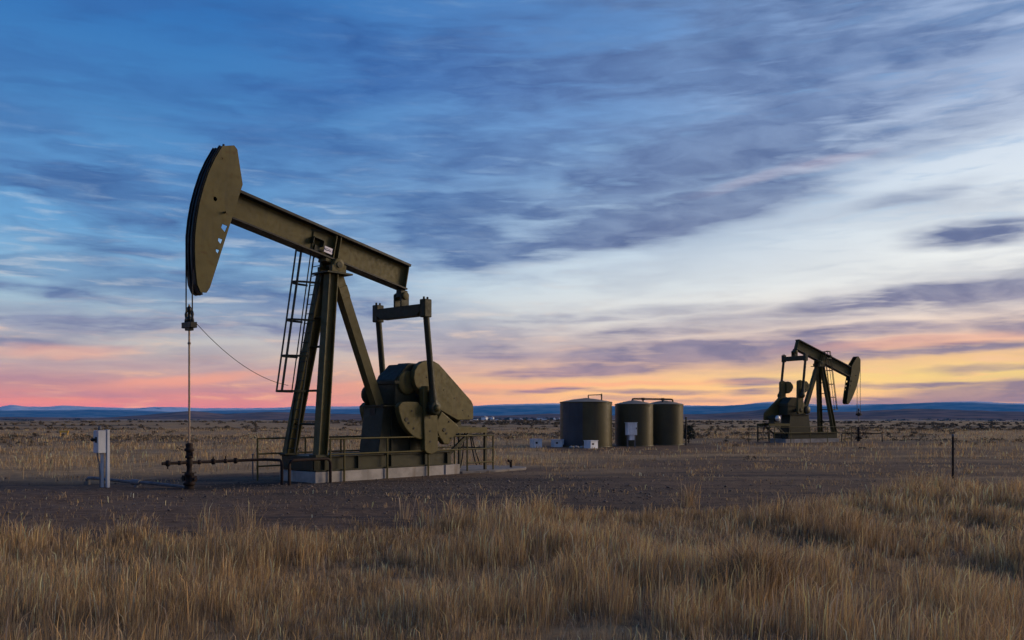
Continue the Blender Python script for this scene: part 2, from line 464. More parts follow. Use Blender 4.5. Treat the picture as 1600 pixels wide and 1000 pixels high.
def concrete(name, c):
    m, b, bs, out = newmat(name)
    co = b.n('ShaderNodeTexCoord').outputs['Object']
    big = b.noise(co, 1.3, 6, 0.62); fine = b.noise(co, 22, 6, 0.6)
    st = b.noise(b.mapping(co, scale=(2.2, 2.2, 0.25)), 1.0, 5, 0.6)
    a = b.mix(b.rng(big, 0.32, 0.68), tuple(x * 0.7 for x in c) + (1,), tuple(x * 1.15 for x in c) + (1,))
    a = b.mix(b.m('MULTIPLY', b.rng(st, 0.55, 0.7), 0.75), a, (c[0] * 0.5, c[1] * 0.40, c[2] * 0.30, 1))
    b.put(bs.inputs['Base Color'], a); bs.inputs['Roughness'].default_value = 0.88
    bump(b, bs, b.m('ADD', fine, big), 0.4, 0.012)
    return m
M['concrete'] = concrete('weathered_concrete', (0.31, 0.285, 0.265))
M['slab'] = concrete('dusty_slab_concrete', (0.17, 0.15, 0.135))

# ground: dry grass litter, bare dirt and dark gravel by a mask stored on the sheet
def ground_mat():
    m, b, bs, out = newmat('prairie_ground')
    co = b.n('ShaderNodeNewGeometry').outputs['Position']
    at = b.n('ShaderNodeAttribute', attribute_name='cover')
    r, g, bl = b.n('ShaderNodeSeparateColor'), None, None
    b.put(r.inputs[0], at.outputs['Color'])
    dirt, sage, gravel = r.outputs[0], r.outputs[1], r.outputs[2]
    n1 = b.noise(co, 0.35, 6, 0.6); n2 = b.noise(co, 3.0, 6, 0.65); n3 = b.noise(co, 26, 5, 0.65)
    nf = b.noise(b.mapping(co, scale=(0.02, 0.05, 0.02)), 1.0, 6, 0.6)
    grass = b.mix(b.rng(n1, 0.3, 0.7), (0.23, 0.150, 0.076, 1), (0.37, 0.255, 0.130, 1))
    grass = b.mix(b.rng(n2, 0.44, 0.74), grass, (0.13, 0.092, 0.058, 1))
    grass = b.mix(b.m('MULTIPLY', b.rng(nf, 0.40, 0.65), 0.6), grass, (0.21, 0.155, 0.10, 1))
    sg = b.mix(b.rng(n2, 0.35, 0.65), (0.058, 0.046, 0.036, 1), (0.125, 0.094, 0.066, 1))
    grass = b.mix(sage, grass, sg)
    drt = b.mix(b.rng(n2, 0.35, 0.65), (0.074, 0.046, 0.031, 1), (0.140, 0.090, 0.058, 1))
    drt = b.mix(b.rng(n3, 0.55, 0.75), drt, (0.19, 0.155, 0.13, 1))
    grv = b.mix(b.rng(n3, 0.38, 0.62), (0.042, 0.031, 0.025, 1), (0.120, 0.090, 0.068, 1))
    drt = b.mix(gravel, drt, grv)
    rut = b.noise(b.mapping(co, rot=(0, 0, R(-9)), scale=(0.10, 0.75, 1)), 1.0, 5, 0.6, 0.4)
    drt = b.mix(b.m('MULTIPLY', b.rng(rut, 0.50, 0.64), 0.75), drt, (0.030, 0.026, 0.026, 1))
    drt = b.mix(b.m('MULTIPLY', b.rng(rut, 0.44, 0.32), 0.6), drt, (0.135, 0.098, 0.074, 1))
    drt = b.mix(at.outputs['Alpha'], drt, (0.012, 0.010, 0.009, 1))  # pit shadow at the wellhead, blackened into the dirt colour
    b.put(bs.inputs['Base Color'], b.mix(dirt, grass, drt))
    bs.inputs['Roughness'].default_value = 0.95
    bs.inputs['Specular IOR Level'].default_value = 0.15
    bump(b, bs, b.m('ADD', b.m('MULTIPLY', n2, 1.0), b.m('MULTIPLY', n3, 0.5)), 0.7, 0.06)
    return m
M['ground'] = ground_mat()

def hill_mat(name, c1, c2, snow=False, sc=0.002):
    m, b, bs, out = newmat(name)
    co = b.n('ShaderNodeNewGeometry').outputs['Position']
    n = b.noise(b.mapping(co, scale=(sc, sc, sc * 6)), 1.0, 7, 0.62)
    a = b.mix(b.rng(n, 0.36, 0.64), c1 + (1,), c2 + (1,))
    if snow:
        at = b.n('ShaderNodeAttribute', attribute_name='snow')
        n2 = b.noise(b.mapping(co, scale=(sc * 3, sc * 3, sc * 9)), 1.0, 6, 0.65)
        a = b.mix(b.m('MULTIPLY', at.outputs['Fac'], b.rng(n2, 0.32, 0.48)), a, (0.80, 0.80, 0.84, 1))
    b.put(bs.inputs['Base Color'], a); bs.inputs['Roughness'].default_value = 1.0
    bs.inputs['Specular IOR Level'].default_value = 0.0
    return m
M['hill_near'] = hill_mat('scrubby_hill', (0.075, 0.050, 0.042), (0.20, 0.125, 0.090), sc=0.006)
M['hill_far'] = hill_mat('forested_mountain', (0.016, 0.018, 0.022), (0.15, 0.135, 0.125), True, sc=0.0028)
M['hill_snow'] = hill_mat('snowy_mountain', (0.035, 0.042, 0.050), (0.060, 0.064, 0.072), True, sc=0.0012)

def blade_mat(name, rough=0.7, trans=0.3):
    m, b, bs, out = newmat(name)
    at = b.n('ShaderNodeAttribute', attribute_name='tint').outputs['Color']
    b.put(bs.inputs['Base Color'], at); bs.inputs['Roughness'].default_value = rough
    bs.inputs['Specular IOR Level'].default_value = 0.2
    tr = b.n('ShaderNodeBsdfTranslucent'); b.put(tr.inputs[0], at)
    mx = b.n('ShaderNodeMixShader'); mx.inputs[0].default_value = trans
    b.t.links.new(bs.outputs[0], mx.inputs[1]); b.t.links.new(tr.outputs[0], mx.inputs[2])
    b.t.links.new(mx.outputs[0], out.inputs[0])
    return m
M['blade'] = blade_mat('dry_grass_blade')
M['sage'] = blade_mat('sagebrush_leaf', 0.8, 0.1)
def stone_mat():
    m, b, bs, out = newmat('gravel_stone')
    at = b.n('ShaderNodeAttribute', attribute_name='tint').outputs['Color']
    b.put(bs.inputs['Base Color'], at); bs.inputs['Roughness'].default_value = 0.85
    return m
M['stone'] = stone_mat()

# ------------------------------------------------------------------ ground cover functions (metres, camera at the origin looking along +y)
def near_edge(x):
    """distance at which the foreground grass ends and the bare pad begins"""
    return 13.3 + 0.0 * x + 3.6 * sstep(x, -7, 3) + 6.0 * sstep(x, 2, 14)

def pad_mask(x, y):
    """1 on bare dirt / gravel, 0 on grass"""
    w = (fbm(x * 0.30, y * 0.45, 4, 3) - 0.5) * 4.2 + (fbm(x * 1.9, y * 1.9, 3, 8) - 0.5) * 2.0
    ne = near_edge(x)
    far = 27.0 + 6.0 * sstep(x, -13, -7) + 5.5 * sstep(x, -4, 3) + 3.0 * sstep(x, 4, 14)
    band = sstep(y + w, ne - 0.4, ne + 0.9) * (1 - sstep(y + w * 1.2, far - 0.8, far + 1.0))
    band = band * (1 - 0.85 * sstep(fbm(x * 0.13 + 4.0, y * 0.42, 4, 15), 0.50, 0.60) * sstep(y + x * 0.25, 29, 34))
    # tank pad and the track that passes in front of the far unit
    tp = sstep(y + w * 0.4, 50.3, 52.0) * (1 - sstep(y + w, 64, 67)) * sstep(x, 1.0, 2.5) * (1 - sstep(x, 13, 15))
    fp = np.clip(1.25 - np.hypot((x - 23.0) / 8.5, (y + w - 65.5) / 6.0), 0, 1) * 2.2
    tr = np.exp(-((y + w * 0.9 - 36.5) / 4.6) ** 2) * sstep(x, 0, 7) * 1.15
    tr = np.maximum(tr, 0.9 * np.exp(-((y + w * 0.8 - 53.5) / 3.2) ** 2) * sstep(x, 10, 16))
    tr = np.maximum(tr, 0.85 * sstep(x, 1, 7) * sstep(y, 29, 32) * (1 - sstep(y, 56, 60)) * sstep(fbm(x * 0.12, y * 0.40, 4, 19), 0.40, 0.52))
    lf = np.exp(-((y + w * 0.7 - 30 - 0.25 * (x + 9)) / 1.2) ** 2) * sstep(-x, -2, 8) * 0.6
    return np.clip(np.maximum.reduce([band, tp, fp, tr, lf]), 0, 1)

def gravel_mask(x, y):
    u = np.hypot((x + 1.5) / 6.0, (y - 24.5) / 4.2)
    return np.clip(1.35 - u + (fbm(x * 0.5, y * 0.5, 3, 21) - 0.5) * 1.2, 0, 1)

def pit_shadow_mask(x, y):
    """dark pit and shadow put into the ground colour, wellhead to concrete footing"""
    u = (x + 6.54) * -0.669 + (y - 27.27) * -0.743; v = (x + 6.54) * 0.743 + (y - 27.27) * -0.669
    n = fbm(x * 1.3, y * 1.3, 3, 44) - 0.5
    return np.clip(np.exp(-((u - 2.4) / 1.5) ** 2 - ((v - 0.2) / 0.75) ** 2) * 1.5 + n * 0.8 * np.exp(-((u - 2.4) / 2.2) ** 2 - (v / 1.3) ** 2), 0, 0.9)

def sage_mask(x, y):
    d = np.hypot(x, y)
    n = fbm(x * 0.035, y * 0.085, 5, 31)
    return sstep(n, 0.50, 0.60) * sstep(d, 60, 85)

def gz(x, y):
    """height of the ground"""
    d = np.hypot(x, y)
    p = pad_mask(x, y)
    z = (fbm(x * 0.28, y * 0.28, 4, 5) - 0.5) * 0.26 * (1 - p) * sstep(d, 3, 8) + (fbm(x * 2.2, y * 2.2, 3, 6) - 0.5) * 0.05 * sstep(60 - d, 0, 20)
    # far plateau rolls gently and then falls to the valley with the town
    z = z + (fbm(x * 0.012, y * 0.02, 4, 9) - 0.5) * 1.5 * sstep(d, 80, 220)
    z = z - 13.0 * sstep(d, 300, 1500) + (fbm(x * 0.0016, y * 0.0016, 4, 12) - 0.5) * 14.0 * sstep(d, 700, 2500)
    # the flat stand of the units
    fl = sstep(34.5 - np.hypot(x + 4.5, y - 29.5), 24.0, 30.0)
    return z * (1 - fl * 0.85)

# polar sheet reaching beyond the mountains
def polar_axes():
    th = np.concatenate([np.arange(-180, -46, 3.0), np.arange(-46, 46.01, 0.17), np.arange(49, 179.5, 3.0)])
    r = [0.6]
    while r[-1] < 38000:
        rr = r[-1]
        step = 0.10 + rr * 0.008 if rr < 60 else (0.6 + rr * 0.012 if rr < 600 else rr * 0.05)
        r.append(rr + step)
    return np.radians(th), np.array(r)

def grid_mesh(name, X, Y, Z, mat, wrap, attrs):
    nr, nt = X.shape
    co = np.stack([X, Y, Z], -1).reshape(-1, 3).astype(np.float32)
    i = np.arange(nr - 1)[:, None]; k = np.arange(nt if wrap else nt - 1)[None, :]
    k2 = (k + 1) % nt
    q = np.stack([i * nt + k, (i + 1) * nt + k, (i + 1) * nt + k2, i * nt + k2], -1).reshape(-1, 4)[:, ::-1]
    me = raw_mesh(name, co, q)
    for an, kind, data in attrs:
        a = me.attributes.new(an, kind, 'POINT')
        a.data.foreach_set('color' if kind == 'FLOAT_COLOR' else 'value', np.ascontiguousarray(data, np.float32).ravel())
    me.polygons.foreach_set('use_smooth', np.ones(len(q), bool))
    me.materials.append(mat)
    o = bpy.data.objects.new(name, me); COL.objects.link(o)
    return o

def raw_mesh(name, co, faces):
    me = bpy.data.meshes.new(name)
    n, w = faces.shape
    me.vertices.add(len(co)); me.vertices.foreach_set('co', np.ascontiguousarray(co, np.float32).ravel())
    me.loops.add(n * w); me.loops.foreach_set('vertex_index', np.ascontiguousarray(faces, np.int32).ravel())
    me.polygons.add(n); me.polygons.foreach_set('loop_start', np.arange(n, dtype=np.int32) * w)
    me.update(calc_edges=True)
    return me

TH, RR = polar_axes()
RG, TG = np.meshgrid(RR, TH, indexing='ij')
GX, GY = RG * np.sin(TG), RG * np.cos(TG)
GZ = gz(GX, GY)
cov = np.stack([pad_mask(GX, GY), sage_mask(GX, GY), gravel_mask(GX, GY), pit_shadow_mask(GX, GY)], -1)
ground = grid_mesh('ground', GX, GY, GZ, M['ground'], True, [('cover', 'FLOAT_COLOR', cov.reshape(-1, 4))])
tag(ground, 'dry brown prairie with a bare dark gravel pad', kind='structure')

# ------------------------------------------------------------------ hills and mountains: ridges with depth, skyline given at bearings
def ridge(name, r0, r1, skyline, mat, label, seed, rough=0.12, base=-30.0, snowline=None, span=(-56, 56), step=0.12):
    th = np.radians(np.arange(span[0], span[1] + 0.01, step))
    n = 34
    rs = np.linspace(r0, r1, n)
    RGr, TGr = np.meshgrid(rs, th, indexing='ij')
    X, Y = RGr * np.sin(TGr), RGr * np.cos(TGr)
    bear = [math.degrees(math.atan((p - 800) / 1400.0)) for p, _ in skyline]
    elev = [math.tan(math.atan((650 - y) / 1400.0 * math.cos(R(b_)))) for (_, y), b_ in zip(skyline, bear)]
    top = np.interp(np.degrees(th), bear, elev)
    k = (RGr - r0) / (r1 - r0)
    prof = sstep(k, 0.0, 0.72) * (1 - 0.55 * sstep(k, 0.78, 1.0))
    w = 1.0 / (0.16 * r0)
    nz = fbm(X * w * 2.2, Y * w * 2.2, 6, seed) - 0.5
    rg = 1 - np.abs(2 * fbm(X * w * 1.3, Y * w * 1.3, 5, seed + 40) - 1)
    peak = top[None, :] * (r0 + 0.72 * (r1 - r0)) + 2.0 - base
    Z = base + np.maximum(peak, 2) * prof * (1 + rough * 2.4 * nz + rough * (rg - 0.75))
    attrs = []
    if snowline is not None:
        h = (Z - base) / np.maximum(peak, 1)
        attrs.append(('snow', 'FLOAT', sstep(h + nz * 0.3, snowline, snowline + 0.16).reshape(-1)))
    o = grid_mesh(name, X, Y, Z, mat, False, attrs)
    return tag(o, label, kind='structure')

ridge('hills', 3000, 5200, [(-900, 649), (0, 652), (150, 653), (230, 649), (300, 643), (350, 647), (420, 644), (520, 646), (640, 649), (760, 650),
      (860, 647), (960, 649), (1100, 648), (1170, 643), (1205, 639), (1250, 645), (1330, 643), (1420, 640), (1520, 642), (1600, 644), (2400, 646)],
      M['hill_near'], 'low purple brown scrub hills at the far edge of the plain', 51, 0.16, base=-18)
ridge('mountain', 13500, 17500, [(-900, 640), (0, 641), (60, 640), (140, 639), (200, 640), (270, 643), (330, 641), (430, 639), (560, 637), (700, 635), (780, 633),
      (860, 632), (960, 634), (1060, 634), (1130, 634), (1170, 630), (1200, 628), (1240, 630), (1290, 634), (1330, 633), (1400, 630), (1450, 628), (1520, 628),
      (1570, 631), (1640, 632), (2400, 634)], M['hill_far'], 'long dark blue mountain range along the horizon', 71, 0.11, base=-40, snowline=0.86)
ridge('snowy_range', 19000, 23500, [(-900, 634), (0, 637), (18, 634), (40, 636), (70, 636), (95, 634), (120, 635), (150, 637), (210, 638), (240, 636), (280, 636),
      (310, 638), (420, 637), (480, 634), (560, 635), (640, 637), (700, 637), (900, 640), (1200, 640), (2400, 644)],
      M['hill_snow'], 'pale snow streaked mountains beyond the blue range', 91, 0.12, base=-40, snowline=0.45)

# haze: the evening air between here and the mountains
hz = MB().b2((-46000, -46000, -70), (46000, 46000, HAZE_TOP))
hm = bpy.data.materials.new('evening_haze'); hm.use_nodes = True
for n in list(hm.node_tree.nodes): hm.node_tree.nodes.remove(n)
hb = NB(hm.node_tree)
pv = hb.n('ShaderNodeVolumePrincipled'); ho = hb.n('ShaderNodeOutputMaterial')
pv.inputs['Color'].default_value = (0.06, 0.38, 1.0, 1)
pv.inputs['Density'].default_value = HAZE_D
pv.inputs['Anisotropy'].default_value = 0.0
hm.node_tree.links.new(pv.outputs[0], ho.inputs['Volume'])
haze = hz.build('haze', hm)
tag(haze, 'blue evening haze over the far plain', kind='stuff')

# ------------------------------------------------------------------ pumping units (local x towards the horsehead, y to its left, z up)
P0 = Vector((-1.29, 0, 6.72))          # saddle bearing
B0 = R(11.5)                           # beam angle the outline below was measured at
HEAD = [(3.30, 5.40), (3.40, 5.62), (3.45, 6.05), (3.47, 6.50), (3.46, 6.95), (3.41, 7.40), (3.33, 7.85), (3.21, 8.30), (3.06, 8.75), (2.88, 9.15), (2.64, 9.58),
        (2.27, 9.68), (2.17, 9.58), (2.00, 8.62), (2.34, 7.60), (3.02, 5.56), (3.12, 5.41)]
ARC_N = 11

def to_beam(p):
    x, z = p[0] - P0.x, p[1] - P0.z
    return (x * math.cos(B0) + z * math.sin(B0), -x * math.sin(B0) + z * math.cos(B0))

def pumpjack(name, label, loc, rz, s, beta, crank_up, pin_r, weights, v_crank_len, sign=False):
    root = empty(name, loc, rz, s)
    tag(root, label, 'pumpjack', 'pumping units on the prairie')
    OL, OD, BK = M['olive'], M['olive_shade'], M['black_steel']
    bt = R(beta)
    def bw(p):      # beam frame -> local
        return Vector((P0.x + p.x * math.cos(bt) - p.z * math.sin(bt), p.y, P0.z + p.x * math.sin(bt) + p.z * math.cos(bt)))
    # --- walking beam: I section
    H0_, H1_ = 0.14, 1.04
    beam = MB().b2((-2.98, -0.018, H0_ + 0.055), (4.15, 0.018, H1_ - 0.085)).tf(bw).build('walking_beam', OL, root)
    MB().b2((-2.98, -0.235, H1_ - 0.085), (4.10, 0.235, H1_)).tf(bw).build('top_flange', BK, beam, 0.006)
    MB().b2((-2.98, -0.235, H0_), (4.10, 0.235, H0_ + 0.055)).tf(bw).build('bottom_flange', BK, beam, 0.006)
    for xx in (-2.93, -0.05, 0.12):
        for sy in (-1, 1):
            MB().b2((xx - 0.013, sy * 0.02, H0_ + 0.057), (xx + 0.013, sy * 0.195, H1_ - 0.087)).tf(bw).build('stiffener', OL, beam)
    for i in range(7):
        for sy in (-0.14, 0.14):
            MB().tube((-0.45 + i * 0.15, sy, H0_ - 0.03), (-0.45 + i * 0.15, sy, H0_ + 0.085), 0.022, 6).tf(bw).build('bolt', OD, beam)
    for xx in (1.05, 1.25):
        MB().tube((xx - 0.1, -0.12, H1_), (xx - 0.1, -0.12, H1_ + 0.10), 0.035, 8).tf(bw).build('lifting_eye', BK, beam)
    # bracket on the web
    br = MB().b2((0.55, 0.02, 0.60), (0.95, 0.22, 0.63)).b2((0.55, 0.02, 0.42), (0.58, 0.22, 0.60)).b2((0.92, 0.02, 0.42), (0.95, 0.20, 0.60)).b2((0.60, 0.03, 0.2), (0.80, 0.10, 0.42))
    br.tf(bw).build('bracket', OD, beam, 0.006)
    if sign:
        sg = MB().b2((0.23, 0.215, 0.27), (0.53, 0.228, 0.46)).tf(bw).build('sign_plate', M['sign_white'], beam)
        cu = bpy.data.curves.new('sign_lettering', 'FONT'); cu.body = 'AGA11'; cu.size = 0.115; cu.align_x = 'CENTER'; cu.align_y = 'CENTER'; cu.extrude = 0.002
        to = bpy.data.objects.new('tmp_text', cu); COL.objects.link(to)
        dg = bpy.context.evaluated_depsgraph_get()
        me = bpy.data.meshes.new_from_object(to.evaluated_get(dg)); bpy.data.objects.remove(to)
        # letters read from the +y side: x of the text runs towards -x of the unit
        for v in me.vertices:
            v.co = bw(Vector((0.38 - v.co.x, 0.233 + v.co.z, 0.365 + v.co.y)))
        me.materials.append(M['sign_ink'])
        lo = bpy.data.objects.new('lettering', me); COL.objects.link(lo); lo.parent = sg
    # --- horsehead
    hp = [to_beam(p) for p in HEAD]
    def hole(u, z, pts):
        c = to_beam((u, z)); return [(c[0] + a, c[1] + b_) for a, b_ in pts]
    tri = [(-0.10, 0.10), (-0.06, -0.10), (0.07, -0.02), (0.08, 0.10)]
    holes = [hole(2.60, 7.28, tri), hole(2.72, 6.90, [(a * 0.72, b_ * 0.72) for a, b_ in tri]), hole(2.80, 6.60, [(a * 0.55, b_ * 0.55) for a, b_ in tri]),
             hole(2.86, 8.05, [(-0.06, 0.02), (-0.03, -0.06), (0.05, -0.05), (0.06, 0.04), (0.0, 0.07)]), hole(2.66, 9.22, [(-0.03, 0), (0, -0.04), (0.03, 0), (0, 0.04)])]
    head = MB().prism(hp, 0.215, 0.245, holes).tf(bw).build('horsehead', OL, root, 0.004)
    MB().prism(hp, -0.245, -0.215, holes).tf(bw).build('cheek_plate', OL, head, 0.004)
    arc = hp[:ARC_N]
    am = MB()
    inner = [(p[0] - 0.10, p[1] - 0.03) for p in arc]
    outer = [(p[0] + 0.035, p[1]) for p in arc]
    for y0, y1 in ((-0.214, -0.055), (0.055, 0.214)):
        am.prism(outer + inner[::-1], y0, y1)
    mid_o = [(p[0] - 0.02, p[1]) for p in arc]
    am.prism(mid_o + [(p[0] - 0.02, p[1]) for p in inner[::-1]], -0.055, 0.055)
    am.tf(bw).build('curved_face', BK, head)
    MB().prism([hp[10], hp[11], hp[12], (hp[12][0], hp[12][1] - 0.04), (hp[11][0], hp[11][1] - 0.05), (hp[10][0] - 0.02, hp[10][1] - 0.06)], -0.214, 0.214).tf(bw).build('top_plate', OD, head)
    for i in (3, 6, 9):
        a = hp[i]
        MB().b2((a[0] - 0.55, -0.214, a[1] - 0.02), (a[0] - 0.12, 0.214, a[1] + 0.02)).tf(bw).build('inner_web', OD, head)
    c = to_beam((2.58, 7.72)); MB().tube((c[0], 0.20, c[1]), (c[0], 0.36, c[1]), 0.03, 8).tf(bw).build('hinge_pin', OL, head)
    for y_ in (-0.10, 0.10):
        MB().tube((hp[10][0] - 0.1, y_, hp[10][1] - 0.05), (hp[10][0] - 0.1, y_, hp[10][1] + 0.12), 0.035, 8).tf(bw).build('cable_clamp', BK, head)
    # bridle: two cables laid on the face and hanging to the carrier bar
    low = bw(Vector((hp[0][0], 0, hp[0][1])))
    hang_x = max(bw(Vector((p[0] + 0.035, 0, p[1]))).x for p in arc)
    carrier_z = low.z - 0.88
    for y_ in (-0.17, 0.17):
        pts = []
        for p in arc[::-1]:
            q = bw(Vector((p[0] + 0.05, y_, p[1])))
            pts.append(q)
            if q.x >= hang_x - 0.02: break
        pts.append(Vector((hang_x, y_, carrier_z + 0.05)))
        MB().path(pts, 0.021, 6).build('bridle_cable', BK, root)
    # --- saddle bearing and samson post
    sb = MB().tube((P0.x, -0.42, P0.z), (P0.x, 0.42, P0.z), 0.10, 16)
    sad = sb.build('saddle_bearing', OD, root)
    for y_ in (-0.30, 0.30):
        hs = MB().lathe([(0.0, -0.09), (0.19, -0.09), (0.21, -0.06), (0.21, 0.06), (0.19, 0.09), (0.0, 0.09)], (P0.x, y_, P0.z), 18, 'Y')
        hs.b2((P0.x - 0.27, y_ - 0.085, P0.z - 0.22), (P0.x + 0.27, y_ + 0.085, P0.z - 0.02))
        hs.build('bearing_housing', OL, sad, 0.008)
    MB().b2((-0.40, -0.20, 0.02), (0.40, 0.20, 0.135)).tf(bw).build('saddle_plate', OL, sad, 0.01)
    MB().b2((-1.80, -0.42, 6.44), (-0.82, 0.42, 6.495)).build('post_cap', OD, root, 0.008)
    for sy, foot in ((1, (-0.30, 0.76, 0.80)), (-1, (-0.24, -0.76, 0.80))):
        top = (-1.12, sy * 0.20, 6.44)
        leg = MB().ibeam(foot, top, 0.30, 0.34, 0.03, 0.03, up=(1.0, 0, 0.15)).build('front_leg', OL, root)
        MB().b2((foot[0] - 0.26, foot[1] - 0.20, 0.80), (foot[0] + 0.26, foot[1] + 0.14, 0.84)).build('foot_plate', OD, leg)
    rl = MB().bar((-3.12, 0, 2.36), (-1.46, 0, 6.44), 0.30, 0.32, up=(1, 0, 0.4)).build('rear_leg', OL, root)
    MB().bar((-1.74, 0, 5.75), (-1.60, 0, 6.10), 0.33, 0.35, up=(1, 0, 0.4)).build('splice_plate', OL, rl, 0.01)
    for z_ in (1.75, 2.78, 4.15, 5.07):
        k = (z_ - 0.80) / 5.64
        MB().tube((-0.30 - 0.82 * k + 0.02, 0.76 - 0.56 * k, z_), (-0.24 - 0.88 * k + 0.02, -0.76 + 0.56 * k, z_), 0.035, 8).build('cross_brace', OD, root)
    # --- ladder with safety cage on the right front leg
    lad = MB()
    def lp(z_, y_, x_):   # ladder frame: follows the leg
        k = (z_ - 0.80) / 5.64
        return Vector((-0.06 - 0.80 * k + x_, -0.44 + 0.16 * k + y_, z_))
    for y_ in (-0.21, 0.21):
        lad.bar(lp(0.85, y_, 0), lp(7.75, y_, 0), 0.045, 0.03, up=(1, 0, 0))
    ladder = lad.build('ladder', OD, root)
    z_ = 1.0
    while z_ < 7.6:
        MB().tube(lp(z_, -0.2, 0), lp(z_, 0.2, 0), 0.014, 6).build('rung', OD, ladder)
        z_ += 0.30
    cage = MB()
    def hoop(z_):
        pts = []
        for i in range(13):
            t = math.pi * (i / 12)
            pts.append(lp(z_, -0.33 * math.cos(t), 0.80 * math.sin(t) ** 0.8))
        return pts
    hz_ = (2.76, 3.84, 4.95, 6.12, 7.15, 7.75)
    for q in hz_:
        pts = hoop(q)
        for a, b_ in zip(pts, pts[1:]): cage.bar(a, b_, 0.015, 0.065)
    for i in (2, 4, 6, 8, 10):
        for a, b_ in zip(hz_, hz_[1:]):
            cage.bar(hoop(a)[i], hoop(b_)[i], 0.045, 0.016, up=(1, 0, 0))
    cage.build('safety_cage', OD, ladder)
    # --- equalizer and pitmans
    eb = bw(Vector((-2.95, 0, -0.08)))
    eq = MB()
    zt = eb.z - 0.36
    prof = [(-1.10, zt), (1.10, zt), (1.10, zt - 0.24), (0.92, zt - 0.38), (-0.92, zt - 0.38), (-1.10, zt - 0.24)]
    eq.prism(prof, -0.16, 0.16).tf(lambda p: Vector((p.y + eb.x, p.x, p.z)))
    eqo = eq.build('equalizer_beam', OD, root, 0.012)
    for y_ in (-0.17, 0.17):
        MB().b2((eb.x - 0.17, y_ - 0.035, zt - 0.002), (eb.x + 0.17, y_ + 0.035, eb.z + 0.06)).build('bearing_bracket', OD, eqo, 0.01)
    MB().lathe([(0, -0.26), (0.13, -0.26), (0.13, 0.26), (0, 0.26)], eb, 16, 'Y').build('tail_bearing', OL, eqo, 0.01)
    MB().b2((-3.10, -0.13, -0.16), (-2.80, 0.13, 0.138)).tf(bw).build('tail_bracket', OD, eqo, 0.02)
    V = 1.22
    S = Vector((-4.50, 0, 2.70))
    cd = Vector((math.sin(R(crank_up)), 0, math.cos(R(crank_up))))       # crank direction, 0 = straight up
    ct = Vector((1, 0, 0)) if abs(cd.z) > 0.5 else Vector((0, 0, 1))
    ct = (ct - cd * ct.dot(cd)).normalized()
    pin = S + cd * pin_r
    for sy in (-1, 1):
        top = Vector((eb.x, sy * V, zt - 0.20)); bot = Vector((pin.x, sy * (V + 0.02), pin.z))
        pit = MB().tube(top, bot, 0.105, 14).build('pitman_arm', OD, root)
        MB().b2((top.x - 0.16, sy * V - 0.13, top.z - 0.24), (top.x + 0.16, sy * V + 0.13, top.z + 0.36)).build('upper_clevis', OD, pit, 0.03)
        for q in (-0.08, 0.08):
            MB().tube((top.x + q, sy * V, top.z + 0.36), (top.x + q, sy * V, top.z + 0.44), 0.035, 6).build('bolt', OD, pit)
        bd = (top - bot).normalized()
        wr = MB().lathe([(0, -0.14), (0.20, -0.14), (0.24, -0.10), (0.24, 0.10), (0.20, 0.14), (0, 0.14)], bot, 20, 'Y')
        wr.tube(bot, bot + bd * 0.62, 0.17, 14, 0.115)
        wr.build('wrist_bearing', OD, pit)
        MB().lathe([(0, -0.04), (0.11, -0.04), (0.12, 0.0), (0.09, 0.05), (0, 0.05)], bot + Vector((0, sy * 0.17, 0)), 14, 'Y').build('wrist_pin_nut', OL, pit)
        # crank with its counterweights
        L_ = v_crank_len
        outl = [(-0.30, -0.22), (-0.22, -0.32), (L_ - 0.10, -0.30), (L_, -0.22), (L_ + 0.06, 0.0), (L_, 0.22), (L_ - 0.10, 0.30), (-0.22, 0.32), (-0.30, 0.22)]
        def cm(p, sy=sy):
            q = S + cd * p.x + ct * p.z
            return Vector((q.x, sy * p.y, q.z))
        crank = MB().prism(outl, 0.88, 1.09).tf(cm).build('crank', OL, root, 0.02)
        MB().lathe([(0, 0.0), (0.20, 0.0), (0.20, 0.10), (0.15, 0.13), (0, 0.13)], (S.x, sy * 0.96 - (0.13 if sy < 0 else 0), S.z), 16, 'Y').build('shaft_hub', OD, crank)
        for w_ in weights:
            wt = MB().prism(w_, 0.80, 1.02).tf(cm).build('counterweight', OL, crank, 0.035, 3)
            cx = sum(p[0] for p in w_) / len(w_); cz = sum(p[1] for p in w_) / len(w_)
            for fx, fz in ((0.0, 0.25), (0.5, -0.2), (-0.45, -0.1), (0.2, 0.1)):
                q = (cx + fx * 0.6, cz + fz * 0.7)
                bo = MB().tube((q[0], 1.0, q[1]), (q[0], 1.04, q[1]), 0.07 if fx == 0 else 0.036, 8).tf(cm)
                bo.build('bolt_and_hole_disc', BK, wt)  # black bolts; the large disc is coloured for the dark of a hole
        for q in (0.35, 0.75, 1.2, 1.55):
            MB().tube((q, 1.07, 0.05), (q, 1.098, 0.05), 0.04, 10).tf(cm).build('pin_hole_disc', BK, crank)  # solid discs, blackened to show the dark inside holes
    # --- gear reducer on its pedestal
    gp = [(-3.46, 2.36), (-3.46, 3.06), (-3.46, 3.20), (-4.02, 3.74), (-4.92, 3.76), (-5.40, 3.30), (-5.40, 2.36)]
    gear = MB().prism(gp, -0.50, 0.50).build('gear_reducer', OD, root, 0.035, 3)
    MB().b2((-5.47, -0.57, 3.06), (-3.39, 0.57, 3.16)).build('flange', OD, gear, 0.008)
    for i in range(8):
        for y_ in (-0.54, 0.54):
            MB().tube((-3.5 - i * 0.27, y_, 3.155), (-3.5 - i * 0.27, y_, 3.20), 0.028, 6).build('flange_bolt', OD, gear)
